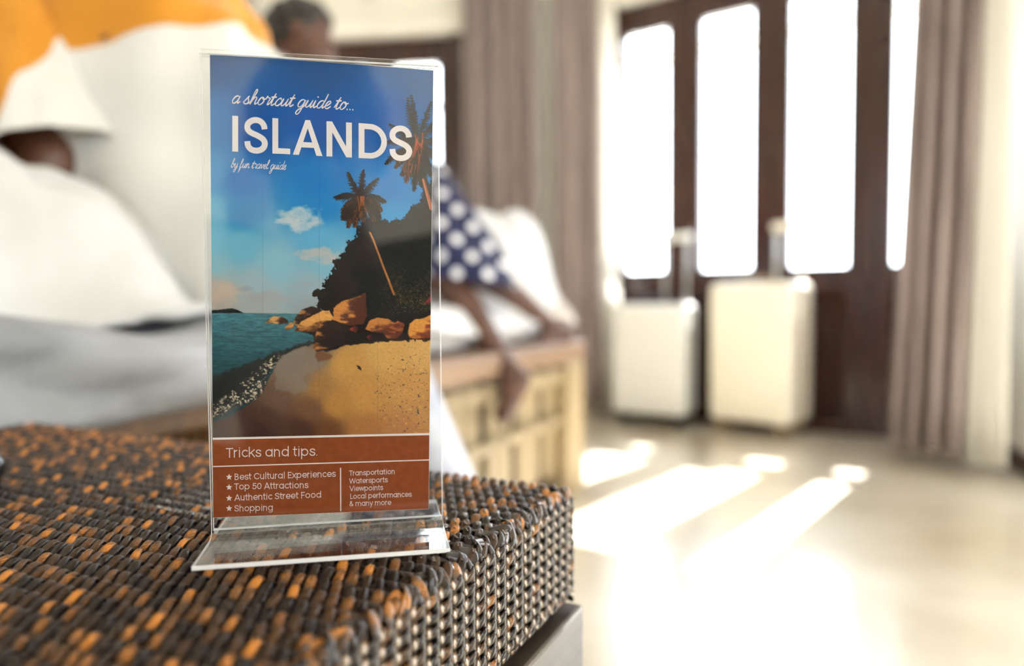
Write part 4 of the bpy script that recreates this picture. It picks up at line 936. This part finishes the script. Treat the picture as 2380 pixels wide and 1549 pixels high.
def face_bits(M, parent, k=1.0):
    w = mat('eye_white', (.5, .46, .42, 1), .3); d = mat('iris', (.03, .015, .01, 1), .2)
    for s in (-1, 1):
        e = MB().ell(M @ (Vector((s * .031, -.078, .004)) * k), (.0105 * k,) * 3); o = e.build('eye', w, parent, True)
        MB().ell(M @ (Vector((s * .031, -.0862, .004)) * k), (.005 * k,) * 3).build('iris', d, o, True)
def hair_cap(M, parent, k=1.0, low=-.05, m=None):
    mb = MB(); n, mm = 28, 14; V = []
    for i in range(mm + 1):
        th = math.pi * .68 * i / mm
        for j in range(n):
            q = 2 * math.pi * j / n; fr = max(0, -math.sin(q)); tt = th * (1 - .42 * fr)
            rr = 1.0 + .03 * math.sin(q * 7 + i) + .02 * math.sin(q * 17)
            V.append(M @ (Vector((.083 * math.sin(tt) * math.cos(q) * rr, .014 + .104 * math.sin(tt) * math.sin(q) * rr, .022 + .102 * math.cos(tt) * rr)) * k))
    Fc = [(i * n + j, (i + 1) * n + j, (i + 1) * n + (j + 1) % n, i * n + (j + 1) % n) for i in range(mm) for j in range(n)]
    o = mesh('hair', V, Fc, m or M_hair, parent, True); s = o.modifiers.new('thick', 'SOLIDIFY'); s.thickness = .012; s.offset = -1; return o
def orient(c, face, up=(0, 0, 1)):
    f = Vector(face).normalized(); y = -f; u = Vector(up); x = y.cross(u).normalized(); z = x.cross(y).normalized()
    return Matrix(((x.x, y.x, z.x, c[0]), (x.y, y.y, z.y, c[1]), (x.z, y.z, z.z, c[2]), (0, 0, 0, 1)))
def hand(mb, w, d, pn, k=1.0, curl=.5):
    "w wrist, d direction of the hand, pn palm normal; five unequal curled fingers"
    w = Vector(w); d = Vector(d).normalized(); pn = Vector(pn); pn = (pn - d * pn.dot(d)).normalized(); s = d.cross(pn)
    for q in (-1, 0, 1): mb.capsule(w + s * q * .012 * k, w + d * .075 * k + s * q * .024 * k, .015 * k, .012 * k)
    for i, ln in enumerate((.062, .072, .068, .052)):
        p = w + d * .078 * k + s * (-.033 + .022 * i) * k; a = 0; dd = d
        for j in range(3):
            a += curl * (.5 + .3 * j); dd = (d * math.cos(a) + pn * math.sin(a)); p2 = p + dd * ln * k * (.44, .32, .24)[j]
            mb.capsule(p, p2, (.0095, .0085, .0078)[j] * k, (.0088, .008, .007)[j] * k, 8); p = p2
    p = w + d * .02 * k - s * .022 * k; q = p + (d * .6 - s * .75 + pn * .3).normalized() * .036 * k; e = q + (d * .9 - s * .25 + pn * .45).normalized() * .03 * k
    mb.capsule(p, q, .013 * k, .0105 * k); mb.capsule(q, e, .0100 * k, .008 * k)
def foot(mb, ank, heel, toe, up, k=1.0):
    ank, heel, toe = Vector(ank), Vector(heel), Vector(toe); d = (toe - heel); ln = d.length; d.normalize(); up = Vector(up); up = (up - d * up.dot(d)).normalized(); s = d.cross(up)
    mb.capsule(ank, heel + up * .006, .030 * k, .028 * k); mb.capsule(heel + up * .004, heel + d * ln * .68, .027 * k, .026 * k)
    mb.capsule(ank, heel + d * ln * .62, .028 * k, .020 * k)
    for q in (-1, 1): mb.capsule(heel + d * ln * .2, heel + d * ln * .74 + s * q * .017 * k, .020 * k, .018 * k)
    for i in range(5):
        a = heel + d * ln * (.76 - .035 * abs(i - 0.6)) + s * (-.030 + .015 * i) * k
        mb.capsule(a, a + d * ln * (.22 - .030 * i) + up * -.004, (.011, .0088, .0082, .0078, .0072)[i] * k, (.010, .0078, .0074, .007, .0064)[i] * k, 8)

def shirt_loft(name, rings, m, parent, wr=.010, seed=0):
    "rings: (centre, half width vec, half depth vec)"
    n = 56; V = []; k_ = 4; RR = []
    for i in range(len(rings) - 1):
        for q in range(k_):
            t = q / k_; t = t; a, b = rings[i], rings[i + 1]; RR.append([Vector(a[j]).lerp(Vector(b[j]), t) for j in range(3)])
    RR.append([Vector(v) for v in rings[-1]])
    for i, (c, a, b) in enumerate(RR):
        for j in range(n):
            q = 2 * math.pi * j / n; cs, sn = math.cos(q), math.sin(q)
            e = lambda v: math.copysign(abs(v) ** .85, v)
            o_ = 1 + wr / .15 * math.sin(5 * q + i * .55 + seed) * math.sin(i * .33 + seed) + wr / .3 * math.sin(9 * q - i * .8)
            V.append(c + (a * e(cs) + b * e(sn)) * o_)
    N_ = len(RR); Fc = [(i * n + j, i * n + (j + 1) % n, (i + 1) * n + (j + 1) % n, (i + 1) * n + j) for i in range(N_ - 1) for j in range(n)]
    o = mesh(name, V, Fc, m, parent, True); s = o.modifiers.new('thick', 'SOLIDIFY'); s.thickness = .004; s.offset = 1
    ss = o.modifiers.new('sub', 'SUBSURF'); ss.levels = 1; ss.render_levels = 1; return o
def two_tone(name, split, c1_, c2_, nrm, rough=.85):
    "garment dyed in two colours across a plane (object space)"
    m = mat(name, c1_, rough, Sheen_Weight=.2); N, Lk, b = nodes(m); tc = N.new('ShaderNodeTexCoord'); dt = N.new('ShaderNodeVectorMath'); dt.operation = 'DOT_PRODUCT'; dt.inputs[1].default_value = nrm
    nz = N.new('ShaderNodeTexNoise'); nz.inputs['Scale'].default_value = 9; Lk.new(tc.outputs['Object'], nz.inputs['Vector'])
    ad = N.new('ShaderNodeMath'); ad.operation = 'MULTIPLY_ADD'; ad.inputs[1].default_value = .03; Lk.new(nz.outputs['Fac'], ad.inputs[0]); Lk.new(dt.outputs['Value'], ad.inputs[2])
    gt = N.new('ShaderNodeMath'); gt.operation = 'GREATER_THAN'; gt.inputs[1].default_value = split + .015; Lk.new(tc.outputs['Object'], dt.inputs[0]); Lk.new(ad.outputs[0], gt.inputs[0])
    mx = N.new('ShaderNodeMix'); mx.data_type = 'RGBA'; mx.inputs['A'].default_value = c1_; mx.inputs['B'].default_value = c2_; Lk.new(gt.outputs[0], mx.inputs['Factor']); Lk.new(mx.outputs['Result'], b.inputs['Base Color'])
    bp_ = N.new('ShaderNodeBump'); bp_.inputs['Strength'].default_value = .4; bp_.inputs['Distance'].default_value = .01; n2 = N.new('ShaderNodeTexNoise'); n2.inputs['Scale'].default_value = 12; n2.inputs['Detail'].default_value = 3
    Lk.new(tc.outputs['Object'], n2.inputs['Vector']); Lk.new(n2.outputs['Fac'], bp_.inputs['Height']); Lk.new(bp_.outputs[0], b.inputs['Normal']); return m
# --- seated person in the two-tone shirt (left), back towards the viewer, leaning left
pA = empty('person', (0, 0, 0)); tag(pA, 'person in white shirt with mustard yellow shoulders sitting on bed, leaning left, seen from behind', 'person')
hip = Vector((-.43, 1.20, .60)); chest = Vector((-.60, 1.17, .97)); neck = Vector((-.72, 1.20, 1.17)); headc = Vector((-.79, 1.17, 1.30))
shL = Vector((-.84, 1.10, 1.00)); shR = Vector((-.62, 1.30, 1.06)); 
elL = Vector((-.68, 1.06, .79)); wrL = Vector((-.80, .98, .60))
elR = Vector((-.56, 1.46, .84)); wrR = Vector((-.64, 1.58, .66))
b = MB(); b.ell(hip, (.16, .12, .12)); b.capsule(hip, chest, .115, .125); b.ell(chest + Vector((-.02, 0, .02)), (.15, .11, .16)); b.capsule(chest + Vector((-.08, 0, .12)), neck, .07, .052); b.capsule(neck, headc, .052, .05)
MA = orient(headc + Vector((-.02, .0, .06)), (-.75, .45, -.35)); head_parts(b, MA)
for s_, e_, w_ in ((shL, elL, wrL), (shR, elR, wrR)):
    b.capsule(chest + Vector((-.05, 0, .06)), s_, .06, .055); b.capsule(s_, e_, .052, .040); b.capsule(e_, w_, .040, .026)
hand(b, wrL, (-.2, -.5, -.4), (0, .3, -1), 1, .35); hand(b, wrR, (-.4, .6, -.5), (-.2, -.3, -1), 1, .4)
knR = Vector((-.21, 1.13, .50)); anR = Vector((-.035, 1.12, .10)); knL = Vector((-.26, 1.52, .62)); anL = Vector((-.52, 1.72, .60))
b.capsule(hip + Vector((.04, -.04, -.02)), knR, .085, .056); b.capsule(knR, anR, .052, .034); foot(b, anR + Vector((0, 0, .0)), anR + Vector((-.02, .03, -.065)), anR + Vector((.10, -.16, -.070)), (0, 0, 1), 1.05)
b.capsule(hip + Vector((.02, .06, 0)), knL, .085, .056); b.capsule(knL, anL, .052, .034); foot(b, anL, anL + Vector((0, .03, -.03)), anL + Vector((-.2, .06, -.03)), (0, 0, 1), 1)
remesh(b, 'body', M_skin2, pA); face_bits(MA, pA); hair_cap(MA, pA)
ax = (neck - hip).normalized(); wv = Vector((math.cos(R(22)), -.1, math.sin(R(22)))); wv = (wv - ax * wv.dot(ax)).normalized(); dv = ax.cross(wv)
M_shirt = two_tone('white_and_mustard_shirt', .80, L(232, 230, 224), L(214, 150, 34), (-.25, 0, 1), .85)
# plane chosen across the shoulder blades of this garment
sp_ = Vector((-.25, 0, 1)).dot(at(250, 92, 1.05))
M_shirt = two_tone('white_and_mustard_shirt', sp_, L(204, 204, 201), L(196, 130, 24), (-.25, 0, 1), .85)
rg = []
for t, w, dp, off in ((-.16, .175, .14, .0), (-.02, .180, .145, .0), (.18, .190, .145, -.005), (.36, .210, .15, -.01), (.52, .240, .16, -.035), (.66, .255, .165, -.055), (.78, .225, .15, -.05), (.88, .16, .105, -.02), (.96, .115, .085, 0), (1.01, .07, .065, 0)):
    rg.append((hip + (neck - hip) * t + wv * off, wv * w, dv * dp))
shirtA = shirt_loft('shirt', rg, M_shirt, pA, .012, 1.0)
M_yel = noisy(mat('mustard_cotton', L(212, 148, 34), .85, Sheen_Weight=.2), L(200, 136, 26), L(222, 160, 44), (6, 6, 6), 3, .3)
def sleeve(a, b_, r0, r1, m, parent, name='sleeve'):
    a, b_ = Vector(a), Vector(b_); t = (b_ - a).normalized(); u = t.cross(Vector((0, 0, 1))); u = u.normalized() if u.length > .01 else Vector((1, 0, 0)); v = t.cross(u)
    return shirt_loft(name, [(a.lerp(b_, k), u * (r0 + (r1 - r0) * k), v * (r0 + (r1 - r0) * k)) for k in (0, .25, .5, .75, 1)], m, parent, .008, 2)
M_slv = two_tone('mustard_and_white_sleeve', .94, L(204, 204, 201), L(196, 130, 24), (-1, 0, .3), .85)
sleeve(shL + Vector((.05, .04, .06)), shL.lerp(elL, 1.04), .11, .092, M_slv, pA); sleeve(shR + Vector((-.05, -.03, .02)), shR.lerp(elR, .7), .10, .085, M_yel, pA)
M_jean = noisy(mat('pale_blue_jeans', L(196, 200, 218), .8), L(182, 188, 208), L(212, 216, 230), (30, 30, 30), 4, .3)
j = MB(); j.ell(hip + Vector((0, 0, -.02)), (.185, .145, .125)); j.capsule(hip + Vector((.04, -.04, -.02)), knR, .10, .060); j.capsule(knR, anR + Vector((0, 0, .03)), .058, .040)
j.capsule(hip + Vector((.02, .06, 0)), knL, .10, .072); j.capsule(knL, anL, .068, .048)
remesh(j, 'jeans', M_jean, pA)

# --- person in the spotted dress on the bed, head bowed, lower legs hanging off the corner
pB = empty('person', (0, 0, 0)); tag(pB, 'dark-haired barefoot person in navy dress with white spots leaning over the bed behind the stand', 'person')
hB = Vector((-.24, 1.93, .76)); cB = Vector((-.37, 1.97, 1.00)); nB = Vector((-.50, 1.98, 1.17)); hdB = at(704, 96, 1.95)
b = MB(); b.ell(hB, (.13, .11, .12)); b.capsule(hB, cB, .10, .115); b.ell(cB + Vector((-.04, 0, .05)), (.135, .10, .11)); b.capsule(cB + Vector((-.05, 0, .08)), nB, .06, .045); b.capsule(nB, hdB + Vector((.02, 0, -.03)), .045, .045)
MBm = orient(hdB, (-.5, -.12, -.85), (-.6, .1, .6)); head_parts(b, MBm, .94)
for s_, e_, w_, hd_ in (((-.52, 1.84, 1.08), (-.62, 1.72, .86), (-.56, 1.62, .64), (-.1, -.3, -.6)), ((-.50, 2.12, 1.08), (-.64, 2.14, .86), (-.70, 2.02, .66), (-.2, -.2, -.6))):
    b.capsule(cB + Vector((-.05, 0, .06)), s_, .06, .048); b.capsule(s_, e_, .042, .034); b.capsule(e_, w_, .033, .022); hand(b, w_, hd_, (-.6, .1, -.3), .92, .4)
k1 = Vector((-.085, 1.96, .65)); a1 = at(1284, 762, 2.05); h1 = at(1316, 783, 2.06); t1_ = at(1205, 832, 1.90)
k2 = at(1042, 655, 1.84); a2 = at(1184, 862, 1.675); h2 = at(1214, 886, 1.665); t2_ = at(1152, 992, 1.61)
for h_, k_, a_, he, to in ((hB + Vector((.05, .04, -.02)), k1, a1, h1, t1_), (hB + Vector((.0, -.05, -.04)), k2, a2, h2, t2_)):
    b.capsule(h_, k_, .080, .050); b.capsule(k_, k_.lerp(a_, .35), .044, .045); b.capsule(k_.lerp(a_, .35), a_, .045, .026)
foot(b, a1, h1, t1_, (0, .0, 1), .95); foot(b, a2, h2, t2_, (-.8, -.2, .3), .95)
remesh(b, 'body', M_skin, pB, .006); face_bits(MBm, pB, .94); hair_cap(MBm, pB, .97)
M_spot = mat('navy_spotted_cotton', L(36, 48, 96), .8, Sheen_Weight=.1); N, Lk, bb_ = nodes(M_spot)
tc = N.new('ShaderNodeTexCoord'); sx = N.new('ShaderNodeSeparateXYZ'); Lk.new(tc.outputs['Object'], sx.inputs[0])
def mth(op, a, b=None):
    n = N.new('ShaderNodeMath'); n.operation = op
    for i, v in enumerate((a, b)):
        if v is None: continue
        if isinstance(v, (int, float)): n.inputs[i].default_value = v
        else: Lk.new(v, n.inputs[i])
    return n.outputs[0]
per = math.pi / .039
sA = mth('SINE', mth('MULTIPLY', sx.outputs['X'], per)); sB = mth('SINE', mth('MULTIPLY', mth('ADD', sx.outputs['Z'], mth('MULTIPLY', sx.outputs['Y'], .25)), per * .88))
dot = mth('GREATER_THAN', mth('MULTIPLY', sA, sB), .56)
mx = N.new('ShaderNodeMix'); mx.data_type = 'RGBA'; mx.inputs['A'].default_value = L(22, 30, 72); mx.inputs['B'].default_value = L(238, 240, 250); Lk.new(dot, mx.inputs['Factor']); Lk.new(mx.outputs['Result'], bb_.inputs['Base Color'])
hem = Vector((-.135, 1.90, .625))
rg = []
for c, w, dp in ((hem + Vector((-.0, 0, -.0)), .155, .14), ((-.165, 1.91, .69), .135, .13), ((-.215, 1.925, .76), .128, .13), ((-.29, 1.95, .85), .125, .125), ((-.36, 1.96, .95), .135, .125), ((-.43, 1.975, 1.06), .160, .12), ((-.475, 1.98, 1.13), .12, .09), ((-.505, 1.98, 1.17), .065, .06)):
    c = Vector(c); t = Vector((-.62, .05, .78)); a_ = Vector((0, 1, 0)).cross(t).normalized(); rg.append((c, a_ * w * (1.0), Vector((0, 1, 0)) * dp))
# skirt hem hangs level
rg[0] = (rg[0][0], Vector((.145, 0, -.02)), Vector((0, .13, 0))); rg[1] = (rg[1][0], Vector((.135, 0, .0)), Vector((0, .13, 0)))
shirt_loft('dress', rg, M_spot, pB, .012, 3)
sleeve((-.47, 1.87, 1.09), (-.575, 1.775, .96), .075, .062, M_spot, pB); sleeve((-.46, 2.08, 1.09), (-.58, 2.13, .96), .075, .062, M_spot, pB)
# --- the person taking the picture, whose dark shape mirrors in the stand's front pane
pC = empty('person', (0, 0, 0)); tag(pC, 'person in black, seen only as a dark mirrored shape in the clear stand', 'person')
def mirror(P): return P - 2 * (P - HO).dot(Nn) * Nn
hc = mirror(at(742, 345, .86)); hc.y = min(hc.y, -.17)
nk = hc + Vector((.02, -.05, -.13)); chC = nk + Vector((.03, -.09, -.17)); hpC = Vector((chC.x + .02, chC.y - .04, .20))
toS = (Vector((-.05, .3, .62)) - hc)
MC = orient(hc, toS); b = MB(); head_parts(b, MC); b.capsule(hc + Vector((0, -.02, -.06)), nk, .055, .055)
b.capsule(nk, chC, .06, .11); b.capsule(chC, hpC, .125, .125)
sh = [chC + Vector((s * .20, .03, .15)) for s in (-1, 1)]; el = [Vector((sh[0].x - .07, sh[0].y + .12, .44)), Vector((sh[1].x + .10, sh[1].y + .10, .46))]
wr = [Vector((-.10, -.09, .545)), Vector((.12, -.09, .55))]
for i in (0, 1):
    b.capsule(chC + Vector((0, 0, .1)), sh[i], .07, .06); b.capsule(sh[i], el[i], .052, .042); b.capsule(el[i], wr[i], .040, .026)
    hand(b, wr[i], (.35 if i == 0 else -.35, .75, .3), (1 if i == 0 else -1, 0, 0), .95, .45)
for s in (-1, 1):
    kn = hpC + Vector((s * .20 + .12, .28, .10)); an = hpC + Vector((s * .17 + .14, -.06, -.12)); kn.x = max(kn.x, .14)
    b.capsule(hpC, kn, .085, .06); b.capsule(kn, an, .055, .036); foot(b, an, an + Vector((0, -.03, -.045)), an + Vector((0, .2, -.05)), (0, 0, 1))
remesh(b, 'body', M_skin, pC, .008); face_bits(MC, pC); hair_cap(MC, pC)
M_blk = noisy(mat('black_cotton', L(22, 22, 26), .85), L(16, 16, 20), L(30, 30, 34), (12, 12, 12), 3, .2)
j = MB(); j.capsule(nk + Vector((0, -.01, -.045)), chC, .075, .145); j.capsule(chC, hpC, .155, .15)
for i in (0, 1): j.capsule(chC + Vector((0, 0, .1)), sh[i], .09, .08); j.capsule(sh[i], el[i], .072, .060); j.capsule(el[i], el[i].lerp(wr[i], .75), .058, .042)
remesh(j, 'shirt', M_blk, pC, .010)
j = MB(); j.ell(hpC, (.16, .15, .13))
for s in (-1, 1):
    kn = hpC + Vector((s * .20 + .12, .28, .10)); an = hpC + Vector((s * .17 + .14, -.06, -.12)); kn.x = max(kn.x, .14)
    j.capsule(hpC, kn, .10, .075); j.capsule(kn, an, .07, .048)
remesh(j, 'trousers', M_blk, pC, .010)
